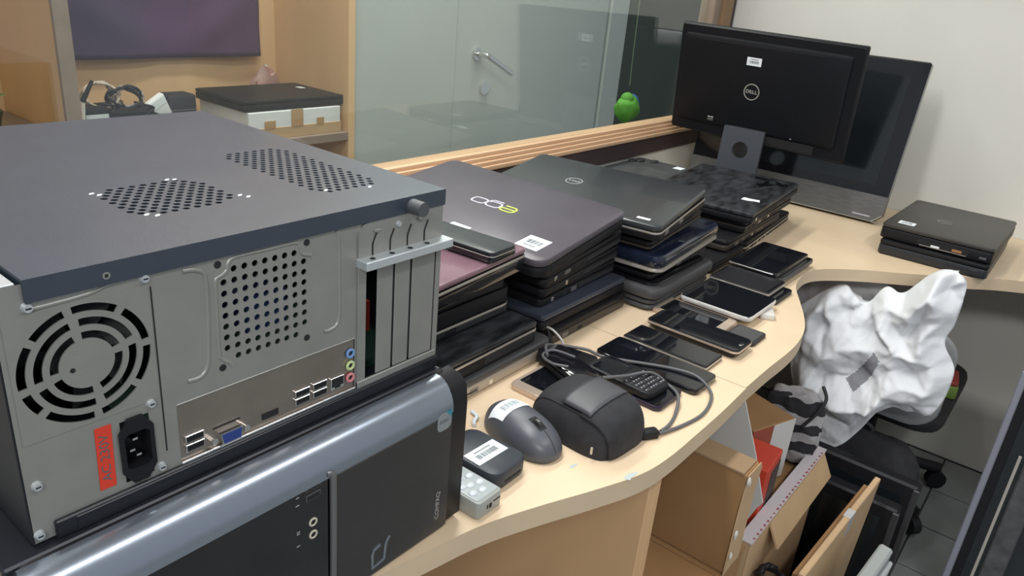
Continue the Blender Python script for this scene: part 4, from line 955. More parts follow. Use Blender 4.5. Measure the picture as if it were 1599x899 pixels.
# flat neck with a round cable hole
bm = bmesh.new(); hw = .058; z0, z1 = .012, .206; hy, hz, hr = .0, .147, .0225; n = 24
def npt(y, z, x): return (x + (z - .012) * .06, y, z)
for xs in (-.034, -.024):
    circ = [bm.verts.new(npt(hy + hr * math.cos(2 * PI * i / n), hz + hr * math.sin(2 * PI * i / n), xs)) for i in range(n)]
    o4 = []
    for i in range(n):
        a = 2 * PI * i / n; c_, s_ = math.cos(a), math.sin(a)
        k = min(hw / abs(c_) if abs(c_) > 1e-6 else 9, ((z1 - hz) if s_ > 0 else (hz - z0)) / abs(s_) if abs(s_) > 1e-6 else 9)
        o4.append(bm.verts.new(npt(hy + c_ * k, hz + s_ * k, xs)))
    for i in range(n): j = (i + 1) % n; bm.faces.new((circ[i], o4[i], o4[j], circ[j]))
    if xs == -.034: c0, e0 = circ, o4
for i in range(n):
    j = (i + 1) % n; bm.faces.new((c0[i], c0[j], circ[j], circ[i])); bm.faces.new((e0[i], e0[j], o4[j], o4[i]))
finish(bm, 'stand_neck', mat('stand_grey', (0.055, 0.062, 0.075), 0.45), mn, loc=(-.006, .016, 0), smooth=0)
plate('stand_base', MB_, mn, .10, .20, 0, .012, .02, .003, loc=(0.0, .016, 0))

# ------------------------------------------------------------------ all-in-one computer leaning back behind it
ai = thing('all_in_one_computer', 'large black-framed all-in-one computer with a metallic grey chin, against the wall', 'computer', (2.035, 0.253, TB + .006), (0, R(11), 0))
aw, ah, ac = 0.575, 0.425, 0.072
box('screen_frame', BLACK_G, ai, 0, .03, -aw / 2, aw / 2, ac - .004, ah, .004)
box('display', mat('display_glass', (0.010, 0.013, 0.015), 0.14, coat=0.4), ai, -.0012, .002, -aw / 2 + .038, aw / 2 - .038, ac + .024, ah - .038)
bm = bmesh.new()
chp = [(-aw / 2 + .022, .0), (-aw / 2, .020), (-aw / 2, ac), (aw / 2, ac), (aw / 2, .020), (aw / 2 - .022, .0)]
ra = [(-.002, y, z) for y, z in chp]; rb_ = [(.026, y, z) for y, z in chp]
loft(bm, [ra, rb_]); ch_ = finish(bm, 'chin', mat('brushed_chin', (0.17, 0.17, 0.165), 0.35, 0.5, var=0.15, vscale=30, stretch=(1, 1, 8)), ai, smooth=0)
tubeo('chin_trim', CHROME, ch_, [(-.003, -aw / 2 + .0005, .022), (-.003, -aw / 2 + .022, .0022), (-.003, -aw / 2 + .024, .0020), (-.003, 0, .0020), (-.003, aw / 2 - .022, .0022)], .0013, 6, 3)
box('chin_print', WHITE_P, ch_, -.0026, -.0015, -aw / 2 + .03, -aw / 2 + .075, .012, .015)
box('rear_leg', BLACK, ai, .026, .085, -.10, .10, .0, .02, .003, loc=(0, 0, .012), rot=(0, R(-11), 0))

# ------------------------------------------------------------------ things on the plywood shelf
sb = thing('cable_box', 'black open tray on the shelf heaped with adapters', 'tray', (0.775, 1.57, 0.74))
box('tray_floor', BLACK_R, sb, -.115, .115, -.10, .10, 0, .006); 
for a in ((-.115, .115, -.10, -.094), (-.115, .115, .094, .10), (-.115, -.109, -.094, .094), (.109, .115, -.094, .094)): box('tray_side', BLACK_R, sb, *a, .006, .072, .001)
def brick(label, x, y, z, w_, d_, h_, rz, lab=False):
    o = thing('power_adapter', label, 'adapter', (x, y, z), (0, 0, rz), 'power adapters on the shelf'); plate('body', BLACK, o, w_, d_, 0, h_, .006, .003)
    if lab: bl = box('paper_label', mat('pale_grey_label', (0.55, 0.60, 0.60), .6), o, -w_ * .36, w_ * .36, -d_ / 2 - .0006, -d_ / 2, h_ * .30, h_ * .72)
    tubeo('cord', BLACK, o, [(w_ / 2 - .002, 0, h_ / 2), (w_ / 2 + .02, .01, h_ / 2 + .01), (w_ / 2 + .03, .03, h_ / 2 + .015), (w_ / 2 + .01, .045, h_ / 2 + .02)], .003)
    return o
brick('black power adapter with a pale label strip, front left of the tray', .700, 1.495, .805, .075, .05, .042, .02, True)
brick('plain black power adapter in the middle of the tray', .790, 1.51, .80, .09, .05, .034, -.15)
brick('black power adapter at the right end of the tray', .845, 1.55, .795, .06, .045, .034, .5)
brick('black power adapter at the back of the tray', .760, 1.60, .80, .10, .05, .034, .1)
def coil(label, x, y, z, rad_, m, th, seed, tiltx):
    rnd = random.Random(seed); o = thing('cable_coil', label, 'cable', (x, y, z), (tiltx, 0, 0), 'coiled cables on the shelf')
    pts = []
    for k in range(30):
        a = k * .62; rr_ = rad_ * (1 + rnd.uniform(-.14, .14)); pts.append((rr_ * math.cos(a), rr_ * .72 * math.sin(a) + rad_ * .72, rnd.uniform(-.012, .012)))
    tubeo('cord', m, o, pts, th, 6, 5); return o
coil('coil of pale cable standing in the shelf tray', .760, 1.575, .83, .042, mat('pale_cable', (0.42, 0.35, 0.28), .5), .0035, 2, 1.35)
coil('coil of black cable on top of the tray heap', .815, 1.555, .825, .040, BLACK, .0035, 5, 1.2)
coil('coil of grey cable at the back of the tray heap', .845, 1.60, .822, .036, mat('mid_grey_cable', (0.25, 0.23, 0.22), .5), .003, 8, 1.3)
pp = thing('white_packet', 'white paper packet tilted against the cables on the shelf', 'packet', (.955, 1.615, .741), (R(8), R(-28), R(8))); plate('packet_body', WCARD, pp, .055, .018, 0.016, .115, .003, .001); box('packet_flap', WHITE, pp, -.026, .026, -.0098, -.0088, .09, .112)
pp = thing('folded_paper', 'folded white papers lying in front of the cables', 'paper', (.955, 1.50, .741), (0, 0, R(-12)))
plate('sheet', WHITE, pp, .10, .09, 0, .02, .002, .0005); plate('sheet', WCARD, pp, .09, .08, .0205, .045, .002, .0005); plate('sheet', WHITE, pp, .085, .07, .0455, .062, .002, .0005)
pp = thing('black_case', 'small black zip case between the papers and the white carton', 'case', (.995, 1.64, .741)); plate('case_body', BLACK_R, pp, .085, .07, 0, .102, .012, .006); plate('case_zip', SILVER_D, pp, .0862, .0712, .06, .063, .012, 0)
pn = thing('pen', 'dark pen standing in the corner by the plywood divider', 'pen', (.650, 1.455, .741), (0, R(6), 0)); cylo('barrel', WHT, pn, (0, 0, .0), (0, 0, 1), .006, .13); cylo('cap', BLACK, pn, (0, 0, .13), (.45, 0, 1), .0065, .055, .004)
pr = thing('crumpled_packet', 'crumpled pinkish packet behind the black laptop on the shelf', 'packet', (1.345, 1.725, .741))
bm = bmesh.new(); bmesh.ops.create_icosphere(bm, subdivisions=3, radius=1.0)
for v in bm.verts: v.co *= 1 + .28 * noise.noise(v.co * 2.2)
bmesh.ops.scale(bm, vec=(.055, .026, .075), verts=bm.verts); bmesh.ops.translate(bm, vec=(0, 0, .075), verts=bm.verts); finish(bm, 'packet_body', mat('pinkish_film', (0.36, 0.20, 0.17), .4), pr, smooth=30)
cylo('twist_tie', WHT, pr, (0, 0, .14), (0.2, 0, 1), .006, .02)
pl = thing('potted_plant', 'small green plant in a dark pot at the left edge of the shelf', 'plant', (.455, 1.46, .80))
bm = bmesh.new(); loft(bm, [[(r_ * math.cos(2 * PI * i / 16), r_ * math.sin(2 * PI * i / 16), z) for i in range(16)] for r_, z in ((.028, 0), (.038, .055), (.041, .055), (.041, .064), (.034, .062))]); finish(bm, 'pot', mat('dark_green_pot', (0.02, 0.045, 0.03), .4), pl)
GL = mat('leaf_green', (0.06, 0.14, 0.035), .5); rnd = random.Random(7)
for k in range(14):
    a = rnd.uniform(0, 2 * PI); e = rnd.uniform(.4, 1.2); L = rnd.uniform(.06, .10)
    bm = bmesh.new(); P_ = [(0, 0), (.3, .16), (.6, .17), (.85, .09), (1, 0), (.85, -.09), (.6, -.17), (.3, -.16)]
    vv = [bm.verts.new((L * x, L * y, .02 * math.sin(x * 3))) for x, y in P_]; bm.faces.new(vv)
    lf = finish(bm, 'leaf', GL, pl, loc=(.005 * math.cos(a), .005 * math.sin(a), .06), rot=(0, -e, a)); lf.modifiers.new('thickness', 'SOLIDIFY').thickness = .001

# green hanging toy behind the glass
gt = thing('hanging_ornament', 'bright green plush ornament with a blue side, hanging on a string behind the glass', 'ornament', (1.985, .755, .842))
bm = bmesh.new(); bmesh.ops.create_icosphere(bm, subdivisions=4, radius=1.0)
for v in bm.verts: v.co *= 1 + .13 * noise.noise(v.co * 1.8 + Vector((3, 1, 0)))
bmesh.ops.scale(bm, vec=(.048, .035, .040), verts=bm.verts); bmesh.ops.translate(bm, vec=(0, 0, .040), verts=bm.verts)
finish(bm, 'body', mat('lime_plush', (0.10, 0.36, 0.04), .7), gt, smooth=180)
bm = bmesh.new(); bmesh.ops.create_uvsphere(bm, u_segments=18, v_segments=12, radius=1.0); bmesh.ops.scale(bm, vec=(.020, .026, .036), verts=bm.verts); finish(bm, 'blue_side', mat('blue_plush', (0.01, 0.09, 0.28), .6), gt, loc=(.044, .01, .045), smooth=180)
bm = bmesh.new(); bmesh.ops.create_uvsphere(bm, u_segments=18, v_segments=12, radius=.022); finish(bm, 'head', MATS['lime_plush'], gt, loc=(-.006, 0, .068), smooth=180)
tubeo('string', mat('green_string', (0.18, 0.26, 0.16), .7), gt, [(-.004, 0, .11), (-.010, .002, .3), (-.02, .004, .8), (-.02, .006, 1.855)], .0014, 6, 4)

# ------------------------------------------------------------------ cartons and clutter under the corner desk
def open_carton(name, label, x0, x1, y0, y1, z0, z1, m, wall=.004):
    o = thing(name, label, 'carton', ((x0 + x1) / 2, (y0 + y1) / 2, z0)); w_, d_, h_ = x1 - x0, y1 - y0, z1 - z0
    box('carton_floor', m, o, -w_ / 2, w_ / 2, -d_ / 2, d_ / 2, 0, wall)
    for a in ((-w_ / 2, w_ / 2, -d_ / 2, -d_ / 2 + wall), (-w_ / 2, w_ / 2, d_ / 2 - wall, d_ / 2), (-w_ / 2, -w_ / 2 + wall, -d_ / 2 + wall, d_ / 2 - wall), (w_ / 2 - wall, w_ / 2, -d_ / 2 + wall, d_ / 2 - wall)): box('carton_side', m, o, *a, wall, h_, .0008)
    return o, w_, d_, h_
lc = thing('carton', 'closed brown carton on the floor beneath the slim upright carton', 'carton', (.79, -.02, 0))
box('carton_body', CARD, lc, -.095, .095, -.175, .22, 0, .435, .002); box('tape_strip', TAPE, lc, -.03, .03, -.1755, .2205, .4348, .4356); box('lid_flap', CARD, lc, -.096, -.001, -.176, .221, .4352, .4388); box('lid_flap', CARD, lc, .001, .096, -.176, .221, .4352, .4388)
uc = thing('carton', 'slim brown carton standing upright under the desk with a torn taped corner', 'carton', (.824, -.02, .440))
box('carton_body', CARD, uc, -.024, .024, -.176, .20, 0.0, .177, .002)
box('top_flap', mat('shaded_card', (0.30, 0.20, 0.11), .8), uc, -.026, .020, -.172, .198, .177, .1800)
bm = bmesh.new(); poly_prism(bm, [(-.028, 0), (.0, .002), (.030, .0), (.028, .05), (.026, .12), (.034, .165), (.026, .176), (-.020, .176), (-.027, .12)], 0, .0012)
bmesh.ops.rotate(bm, cent=(0, 0, 0), matrix=Matrix.Rotation(PI / 2, 3, 'X'), verts=bm.verts); finish(bm, 'end_tape', CARD_L, uc, loc=(0, -.1765, 0))
for zz, s in ((.035, .006), (.075, .007), (.168, .008)):
    bm = bmesh.new(); bmesh.ops.create_icosphere(bm, subdivisions=2, radius=1.0)
    for v in bm.verts: v.co *= 1 + .4 * noise.noise(v.co * 3 + Vector((zz * 50, 0, 0)))
    bmesh.ops.scale(bm, vec=(s * .5, s * .4, s), verts=bm.verts); finish(bm, 'torn_tape', WHT, uc, loc=(-.022, -.180, zz))
ws = thing('white_board_sheet', 'white card sheet with a slanted edge standing behind the slim carton', 'card', (.962, -.10, .4015))
bm = bmesh.new(); poly_prism(bm, [(.12, .0), (.12, .255), (-.012, .255), (-.058, .148), (-.086, .072), (-.078, .055), (-.06, 0)], 0, .003)
bmesh.ops.rotate(bm, cent=(0, 0, 0), matrix=Matrix.Rotation(PI / 2, 3, 'X'), verts=bm.verts); bmesh.ops.rotate(bm, cent=(0, 0, 0), matrix=Matrix.Rotation(PI / 2, 3, 'Z'), verts=bm.verts); wb = finish(bm, 'sheet', mat('white_card', (0.58, 0.57, 0.54), .7), ws)
box('fold_line', mat('grey_fold', (0.35, 0.34, 0.32), .8), wb, -.0005, .0035, -.06, .12, .1095, .1105)
bc, w_, d_, h_ = open_carton('carton', 'large open carton on the floor with a white tape strip printed red along its rim', .945, 1.335, -.19, .25, 0, .40, CARD_L)
st = box('rim_tape', mat('lilac_white_tape', (0.55, 0.50, 0.52), .5), bc, -w_ / 2, w_ / 2, -d_ / 2 - .001, -d_ / 2 + .024, h_, h_ + .0012)
bm = bmesh.new(); rnd = random.Random(3)
for k in range(24):
    x = -w_ / 2 + .015 + k * .0152
    abox(bm, x, x + rnd.uniform(.003, .008), -d_ / 2 + .0005, -d_ / 2 + .004, h_ + .0012, h_ + .0016)
finish(bm, 'red_print', mat('red_print', (0.32, 0.08, 0.09), .6), st, smooth=0)
box('outer_flap', CARD_L, bc, -.11, .185, -.050, 0, -.004, 0, loc=(0, -d_ / 2 - .001, h_ - .004), rot=(R(62), 0, 0))
fc = thing('flattened_carton', 'flattened pale brown carton standing on edge in front of the large open carton', 'carton', (1.165, -.262, 0), (R(2), 0, R(-3)))
box('folded_panel', CARD_L, fc, -.19, .20, -.012, -.001, 0, .372, .0015); box('folded_panel', CARD, fc, -.17, .19, .001, .012, 0, .350, .0015)
box('grey_tape', mat('grey_tape', (0.45, 0.45, 0.43), .4), fc, .02, .05, -.0128, .0005, .330, .3726)
ff = thing('foam_strip', 'greyish white foam strip standing in front of the flattened carton', 'foam', (1.10, -.318, 0), (R(4), 0, R(-4)))
box('foam_body', mat('grey_white_foam', (0.33, 0.35, 0.34), .8), ff, -.15, .13, -.018, .006, 0, .325, .004); box('foam_lip', mat('white_foam', (0.52, 0.53, 0.53), .8), ff, -.15, .13, -.026, -.0175, .02, .30, .003)
coil('tangle of black cable in front of the carton rim', 1.00, -.240, .30, .030, BLACK, .005, 12, .5)
fl_ = thing('carton', 'brown filler carton inside the large open carton', 'carton', (1.155, .03, .0045)); box('carton_body', CARD, fl_, -.185, .17, -.19, .20, 0, .36, .002); box('tape_strip', TAPE, fl_, -.185, .17, -.02, .03, .3598, .3606)
rb2 = thing('red_box', 'small bright red box with a dark open end on the filler carton', 'box', (1.07, -.118, .366), (0, 0, R(4)))
box('box_body', mat('red_carton', (0.55, 0.050, 0.022), .5), rb2, -.045, .045, -.045, .06, 0, .125, .002); box('open_end', mat('dark_brown_inside', (0.06, 0.04, 0.035), .7), rb2, -.012, .043, -.0458, -.044, .004, .105)
bw = thing('small_carton', 'small brown carton with a white end beside the red box', 'carton', (1.19, -.080, .366), (0, 0, R(-20)))
box('box_body', CARD, bw, -.06, .055, -.045, .09, 0, .135, .002); box('white_end', mat('white_card', (0.6, .6, .6)), bw, -.005, .056, -.0462, -.044, .002, .133); box('red_end', mat('dull_red', (0.30, 0.07, 0.04), .6), bw, -.061, -.006, -.0462, -.044, .002, .133)
# striped cloth bundle beside the boxes
sc_ = thing('striped_cloth', 'bundle of black and white striped cloth stuffed beside the small carton', 'cloth', (1.297, -.118, .366))
def stripes():
    m = mat('striped_cotton', (0.5, 0.48, 0.48), .85); nt = m.node_tree; b_ = nt.nodes['Principled BSDF']
    tc = nt.nodes.new('ShaderNodeTexCoord'); wv = nt.nodes.new('ShaderNodeTexWave'); wv.inputs['Scale'].default_value = 7; wv.inputs['Distortion'].default_value = 3.5; wv.inputs['Detail Scale'].default_value = 2.5; wv.bands_direction = 'Z'
    rp_ = nt.nodes.new('ShaderNodeValToRGB'); rp_.color_ramp.interpolation = 'CONSTANT'; rp_.color_ramp.elements[0].color = (.018, .017, .02, 1); rp_.color_ramp.elements[1].color = (.34, .33, .33, 1); rp_.color_ramp.elements[1].position = .5
    nt.links.new(tc.outputs['Object'], wv.inputs['Vector']); nt.links.new(wv.outputs['Fac'], rp_.inputs['Fac']); nt.links.new(rp_.outputs['Color'], b_.inputs['Base Color']); return m
bm = bmesh.new(); bmesh.ops.create_icosphere(bm, subdivisions=5, radius=1.0)
for v in bm.verts:
    c = v.co.copy(); k = (abs(c.x) ** 3 + abs(c.y) ** 3 + abs(c.z) ** 3) ** -.333
    v.co = c * k * (.86 + .14 * (1 - 2 * abs(noise.noise(c * 1.6 + Vector((2, 0, 5))))) + .05 * (1 - 2 * abs(noise.noise(c * 4))))
bmesh.ops.scale(bm, vec=(.028, .060, .084), verts=bm.verts); bmesh.ops.translate(bm, vec=(0, 0, .080), verts=bm.verts)
for v in bm.verts: v.co.z = max(0.0, v.co.z)
finish(bm, 'cloth_body', stripes(), sc_, smooth=180)
tubeo('hem', MATS['black_fabric'], sc_, [(-.030, -.03, .10), (-.024, -.05, .14), (-.01, -.055, .165), (.01, -.04, .178)], .0035)

# ------------------------------------------------------------------ office chair carrying the white cloth
ch = thing('office_chair', 'office chair with a grey back pushed under the scooped desk edge', 'chair', (1.945, -.16, 0))
GF = mat('grey_upholstery', (0.26, 0.26, 0.265), .85, var=.1, vscale=30)
bm = bmesh.new(); loft(bm, [[(x, y, z) for y, z in rr(.26 - 2 * i, .24 - 2 * i, .06, 6, -.045, .475)] for x, i in ((-.254, .012), (-.262, .003), (-.272, 0), (-.282, .003), (-.288, .012))]); finish(bm, 'backrest', GF, ch)
plate('seat', mat('black_upholstery', (0.014, 0.014, 0.016), .7), ch, .42, .36, .315, .365, .07, .015, loc=(-.02, -.005, 0))
tubeo('back_bar', BLACK, ch, [(-.14, 0, .31), (-.24, 0, .32), (-.262, 0, .40), (-.262, 0, .50)], .013)
cylo('gas_column', BLACK, ch, (0, 0, .075), (0, 0, 1), .025, .24)
for k in range(5):
    a = 2 * PI * k / 5 + .3
    lg_ = tubeo('base_leg', BLACK, ch, [(0, 0, .085), (.12 * math.cos(a), .12 * math.sin(a), .08), (.235 * math.cos(a), .235 * math.sin(a), .062)], .016)
    bm = bmesh.new(); cyl(bm, (.235 * math.cos(a) - .012 * math.sin(a), .235 * math.sin(a) + .012 * math.cos(a), .026), (math.sin(a), -math.cos(a), 0), .026, .026, .024, 16); finish(bm, 'castor', BLACK, lg_)
gs = thing('grey_sack', 'crumpled grey plastic sack between the white cloth and the scooped desk edge', 'sack', (1.752, -.045, .366))
bm = bmesh.new(); bmesh.ops.create_icosphere(bm, subdivisions=5, radius=1.0)
for v in bm.verts:
    c = v.co.copy(); k = (abs(c.x) ** 4 + abs(c.y) ** 4 + abs(c.z) ** 4) ** -.25
    v.co = c * k * (1 + .09 * (1 - 2 * abs(noise.noise(c * 2.2))) + .03 * (1 - 2 * abs(noise.noise(c * 5))))
bmesh.ops.scale(bm, vec=(.05, .11, .13), verts=bm.verts); bmesh.ops.translate(bm, vec=(0, 0, .145), verts=bm.verts)
for v in bm.verts: v.co.z = max(0.0, v.co.z)
finish(bm, 'sack_body', mat('grey_film', (0.72, 0.72, 0.73), .5), gs, smooth=180)
tubeo('sack_tie', WHT, gs, [(-.02, .03, .262), (0, 0, .272), (.02, -.03, .262)], .004)
gpk = thing('green_packet', 'small green packet with a red top on the chair seat', 'packet', (1.905, -.315, .366), (0, 0, R(10))); plate('packet_body', mat('packet_green', (0.14, 0.22, 0.04), .5), gpk, .09, .045, 0, .034, .01, .004); plate('packet_top', mat('packet_red', (0.25, 0.04, 0.03), .5), gpk, .085, .04, .034, .046, .01, .003)

# crumpled white cloth thrown over the chair back: patch between four edge curves, with sharp creases
c_top = [(1.600, 0.004, 0.577), (1.601, -0.014, 0.599), (1.602, -0.047, 0.636), (1.603, -0.087, 0.658), (1.604, -0.116, 0.642), (1.605, -0.141, 0.638), (1.606, -0.167, 0.678), (1.607, -0.202, 0.680), (1.608, -0.228, 0.715), (1.609, -0.261, 0.750), (1.610, -0.286, 0.755)]
c_right = [(1.610, -0.286, 0.755), (1.606, -0.308, 0.739), (1.601, -0.313, 0.699), (1.597, -0.313, 0.649), (1.592, -0.307, 0.611), (1.588, -0.330, 0.576), (1.583, -0.342, 0.552), (1.579, -0.342, 0.504), (1.574, -0.337, 0.473), (1.570, -0.328, 0.448)]
c_bot = [(1.550, -0.151, 0.280), (1.553, -0.183, 0.312), (1.557, -0.208, 0.361), (1.560, -0.230, 0.417), (1.563, -0.254, 0.440), (1.567, -0.292, 0.443), (1.570, -0.328, 0.448)]
c_left = [(1.600, 0.004, 0.577), (1.593, -0.004, 0.512), (1.586, -0.015, 0.450), (1.579, -0.036, 0.400), (1.571, -0.064, 0.371), (1.564, -0.083, 0.339), (1.557, -0.110, 0.301), (1.550, -0.151, 0.280)]
c_relief = [(-0.040, 0.579, 0.030), (-0.067, 0.619, 0.045), (-0.077, 0.648, 0.035), (-0.105, 0.649, 0.030), (-0.065, 0.564, 0.000), (-0.112, 0.618, 0.005), (-0.084, 0.571, 0.025), (-0.122, 0.540, 0.055), (-0.094, 0.511, 0.050), (-0.078, 0.469, 0.035), (-0.171, 0.581, 0.008), (-0.177, 0.521, 0.025), (-0.092, 0.455, 0.015), (-0.148, 0.479, 0.018), (-0.171, 0.504, 0.012), (-0.127, 0.637, 0.045), (-0.185, 0.603, 0.050), (-0.231, 0.570, 0.055), (-0.259, 0.553, 0.030), (-0.206, 0.664, 0.020), (-0.227, 0.602, 0.020), (-0.235, 0.659, 0.055), (-0.259, 0.698, 0.060), (-0.261, 0.748, 0.055), (-0.284, 0.717, 0.004), (-0.303, 0.744, 0.035), (-0.309, 0.674, 0.045), (-0.296, 0.644, 0.040), (-0.249, 0.637, 0.020), (-0.278, 0.613, 0.050), (-0.312, 0.602, 0.030), (-0.268, 0.535, 0.012), (-0.306, 0.562, 0.030), (-0.330, 0.561, 0.012), (-0.316, 0.510, 0.045), (-0.285, 0.474, 0.035), (-0.237, 0.477, 0.055), (-0.229, 0.426, 0.060), (-0.277, 0.433, 0.030), (-0.321, 0.445, 0.030), (-0.212, 0.500, 0.030), (-0.076, 0.410, 0.055), (-0.033, 0.475, 0.020), (-0.044, 0.394, 0.020), (-0.112, 0.373, 0.012), (-0.073, 0.343, 0.030), (-0.140, 0.324, 0.012), (-0.140, 0.279, 0.000), (-0.179, 0.355, -0.010), (-0.208, 0.402, 0.000), (-0.145, 0.407, 0.060), (-0.195, 0.411, 0.050), (-0.105, 0.401, 0.030), (-0.233, 0.526, 0.040), (-0.122, 0.580, 0.030), (-0.049, 0.523, 0.030), (-0.187, 0.647, 0.030), (-0.189, 0.548, 0.035), (-0.276, 0.572, 0.050), (-0.264, 0.500, 0.050)]
def sampler(pts):
    P = spline(pts, 10); acc = [0.0]
    for a_, b_ in zip(P, P[1:]): acc.append(acc[-1] + (b_ - a_).length)
    def f(t):
        d = t * acc[-1]; k = 0
        while k < len(P) - 2 and acc[k + 1] < d: k += 1
        return P[k].lerp(P[k + 1], (d - acc[k]) / max(1e-9, acc[k + 1] - acc[k]))
    return f
fT, fR, fB, fL = sampler(c_top), sampler(c_right), sampler(c_bot), sampler(c_left)
def ridged(x, y, sc, seed, pw=1.0):
    return (1 - abs(noise.noise((x * sc, y * sc, seed))) * 2.2) ** pw if pw == 1.0 else max(0.0, 1 - abs(noise.noise((x * sc, y * sc, seed))) * 2.2) ** pw
from mathutils.geometry import delaunay_2d_cdt
_ctl = [Vector((y, z)) for y, z, d in c_relief]; _dep = [d for y, z, d in c_relief]
for crv in (c_top, c_right, c_bot, c_left):
    cy_, cz_ = -.19, .56
    for x, y, z in crv:
        _ctl.append(Vector((cy_ + (y - cy_) * 1.02, cz_ + (z - cz_) * 1.02))); _dep.append(.010 + .012 * noise.noise((y * 40, z * 40, 2.2)))
_r = delaunay_2d_cdt(_ctl, [], [], 0, 1e-6)
_vd = [(_dep[o_[0]] if o_ else .01) for o_ in _r[3]]
def relief(y, z):
    best = None
    for f in _r[2]:
        A_, B_, C_ = _r[0][f[0]], _r[0][f[1]], _r[0][f[2]]
        den = (B_.y - C_.y) * (A_.x - C_.x) + (C_.x - B_.x) * (A_.y - C_.y)
        if abs(den) < 1e-12: continue
        l1 = ((B_.y - C_.y) * (y - C_.x) + (C_.x - B_.x) * (z - C_.y)) / den; l2 = ((C_.y - A_.y) * (y - C_.x) + (A_.x - C_.x) * (z - C_.y)) / den; l3 = 1 - l1 - l2
        if min(l1, l2, l3) > -1e-6: return l1 * _vd[f[0]] + l2 * _vd[f[1]] + l3 * _vd[f[2]]
    return .008
nu, nv = 100, 110; g = []; bm = bmesh.new()
eT = [fT(i / nu) for i in range(nu + 1)]; eB = [fB(i / nu) for i in range(nu + 1)]; eL = [fL(j / nv) for j in range(nv + 1)]; eR = [fR(j / nv) for j in range(nv + 1)]
for j in range(nv + 1):
    v = j / nv; row = []
    for i in range(nu + 1):
        u = i / nu
        p = eT[i] * (1 - v) + eB[i] * v + eL[j] * (1 - u) + eR[j] * u - (eT[0] * (1 - u) * (1 - v) + eT[-1] * u * (1 - v) + eB[0] * (1 - u) * v + eB[-1] * u * v)
        e_ = min(1.0, 9 * u, 9 * (1 - u), 9 * v, 9 * (1 - v))
        wx = .012 * noise.noise((p.y * 16, p.z * 16, 5.1)); wz = .012 * noise.noise((p.y * 16, p.z * 16, 9.7))
        d_ = relief(p.y + wx, p.z + wz)
        crease = .006 * (ridged(p.y + .02 * wz, p.z + .02 * wx, 26, 7.7) - .4) + .0022 * (ridged(p.y, p.z * .8, 60, 2.9) - .4)
        row.append(bm.verts.new((p.x - .004 - 1.25 * d_ * (.35 + .65 * e_) - crease * (.4 + .6 * e_), p.y, p.z)))
    g.append(row)
for j in range(nv):
    for i in range(nu): bm.faces.new((g[j][i], g[j][i + 1], g[j + 1][i + 1], g[j + 1][i]))
gb = [[bm.verts.new((g[0][i].co.x + .050 * q_, g[0][i].co.y, g[0][i].co.z + .006 * math.sin(q_ * 9 + i * .21) - .03 * q_ * q_)) for i in range(nu + 1)] for q_ in (.25, .55, .85)]
prev = g[0]
for rowb in gb:
    for i in range(nu): bm.faces.new((prev[i + 1], prev[i], rowb[i], rowb[i + 1]))
    prev = rowb
COTTON = mat('white_cotton', (0.70, 0.715, 0.73), .85, bump=.3, bscale=110)
for _ in range(2): bmesh.ops.smooth_vert(bm, verts=bm.verts, factor=.4, use_axis_x=True, use_axis_y=False, use_axis_z=False)
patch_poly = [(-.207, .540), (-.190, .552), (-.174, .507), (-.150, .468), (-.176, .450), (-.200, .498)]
def in_poly(y, z, P_):
    c = False
    for (y0, z0), (y1, z1) in zip(P_, P_[1:] + P_[:1]):
        if (z0 > z) != (z1 > z) and y < (y1 - y0) * (z - z0) / (z1 - z0) + y0: c = not c
    return c
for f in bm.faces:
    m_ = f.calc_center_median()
    if m_.x < 1.60 and in_poly(m_.y, m_.z, patch_poly): f.material_index = 1          # faces inside the outline take the grey material
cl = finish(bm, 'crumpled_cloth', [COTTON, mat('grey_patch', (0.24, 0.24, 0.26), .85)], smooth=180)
sm = cl.modifiers.new('thickness', 'SOLIDIFY'); sm.thickness = .0018; sm.offset = 0
tag(cl, 'crumpled white cloth thrown over the back of the office chair', 'cloth')

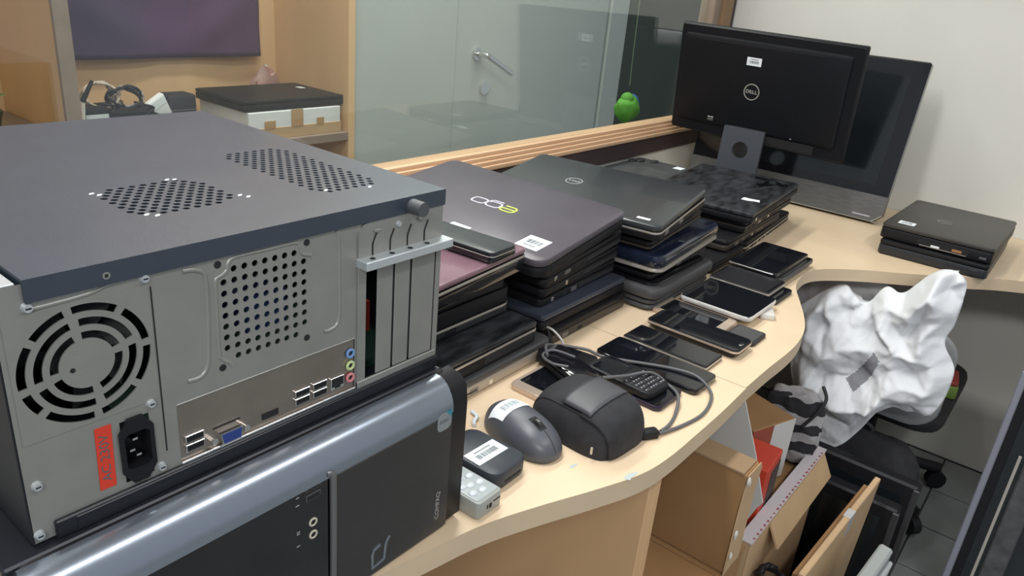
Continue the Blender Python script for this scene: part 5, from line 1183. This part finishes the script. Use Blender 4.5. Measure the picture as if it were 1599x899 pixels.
# ------------------------------------------------------------------ black screens standing on the floor
def floor_screen(label, x, y0, y1, z1, lean, lab=False, yaw=0, edge=None, side=-1):
    o = thing('flat_screen', label, 'monitor', (x, (y0 + y1) / 2, 0), (0, lean, yaw), 'black screens on the floor'); d_ = y1 - y0
    box('frame', BLACK, o, 0, .035, -d_ / 2, d_ / 2, 0, z1, .005)
    box('display', MATS['display_glass'], o, -.0012, .001, -d_ / 2 + .03, d_ / 2 - .03, .03, z1 - .03)
    ya, yb = sorted((side * (d_ / 2 + .0015), side * (d_ / 2 - .012)))
    box('edge_trim', edge or SILVER_D, o, -.003, .012, ya, yb, .01, z1 - .006, .002)
    box('rear_hump', BLACK_R, o, .035, .055, -d_ / 2 + .05, d_ / 2 - .05, .05, z1 - .06, .008)
    if lab: barcode_label('paper_label', o, .030, .020, (-.0016, -d_ / 2 + .062, .165), (PI / 2, 0, -PI / 2), 41)
    return o
DIMEDGE = mat('dim_edge', (0.05, 0.048, 0.05), .4, .3)
floor_screen('black screen with a small white label standing on the floor below the white cloth', 1.440, -.362, -.02, .33, R(3), True, edge=DIMEDGE)
floor_screen('narrow black screen with a dim edge, nearer than the labelled one', 1.385, -.345, -.10, .30, R(1), edge=DIMEDGE)
fs = floor_screen('large black screen at the right edge, its bright edge towards the desk', 1.560, -.98, -.452, .60, R(4), False, 0, mat('steel_edge', (0.30, 0.31, 0.36), .35, .4), 1)
box('side_strip', mat('lilac_grey_strip', (0.20, 0.20, 0.24), .4), fs, .012, .036, .2635, .2655, .20, .59)
box('silver_line', CTRIM, fs, -.004, -.001, .212, .218, .02, .42, .0005)
box('speaker_bar', mat('worn_grey_bar', (0.07, 0.07, 0.072), .45, var=.3, vscale=40), fs, -.010, -.001, .165, .205, .02, .42, .003)
bg2 = thing('backpack', 'black fabric bag slumped on the floor under the chair and white cloth', 'bag', (1.655, -.19, 0))
bm = bmesh.new(); bmesh.ops.create_icosphere(bm, subdivisions=4, radius=1.0)
for v in bm.verts:
    c = v.co.copy(); k = (abs(c.x) ** 4 + abs(c.y) ** 4 + abs(c.z) ** 4) ** -.25
    v.co = c * k * (1 + .10 * noise.noise(c * 2.5)); 
bmesh.ops.scale(bm, vec=(.055, .15, .15), verts=bm.verts); bmesh.ops.translate(bm, vec=(0, 0, .16), verts=bm.verts)
for v in bm.verts: v.co.z = max(0.0, v.co.z)
finish(bm, 'bag_body', FAB, bg2, smooth=180)
tubeo('strap', BLACK_R, bg2, [(-.05, .08, .27), (-.075, .06, .20), (-.075, .04, .10), (-.055, .03, .03)], .010)
tubeo('handle', BLACK_R, bg2, [(0, -.03, .30), (0, -.02, .325), (0, .02, .325), (0, .03, .30)], .006)
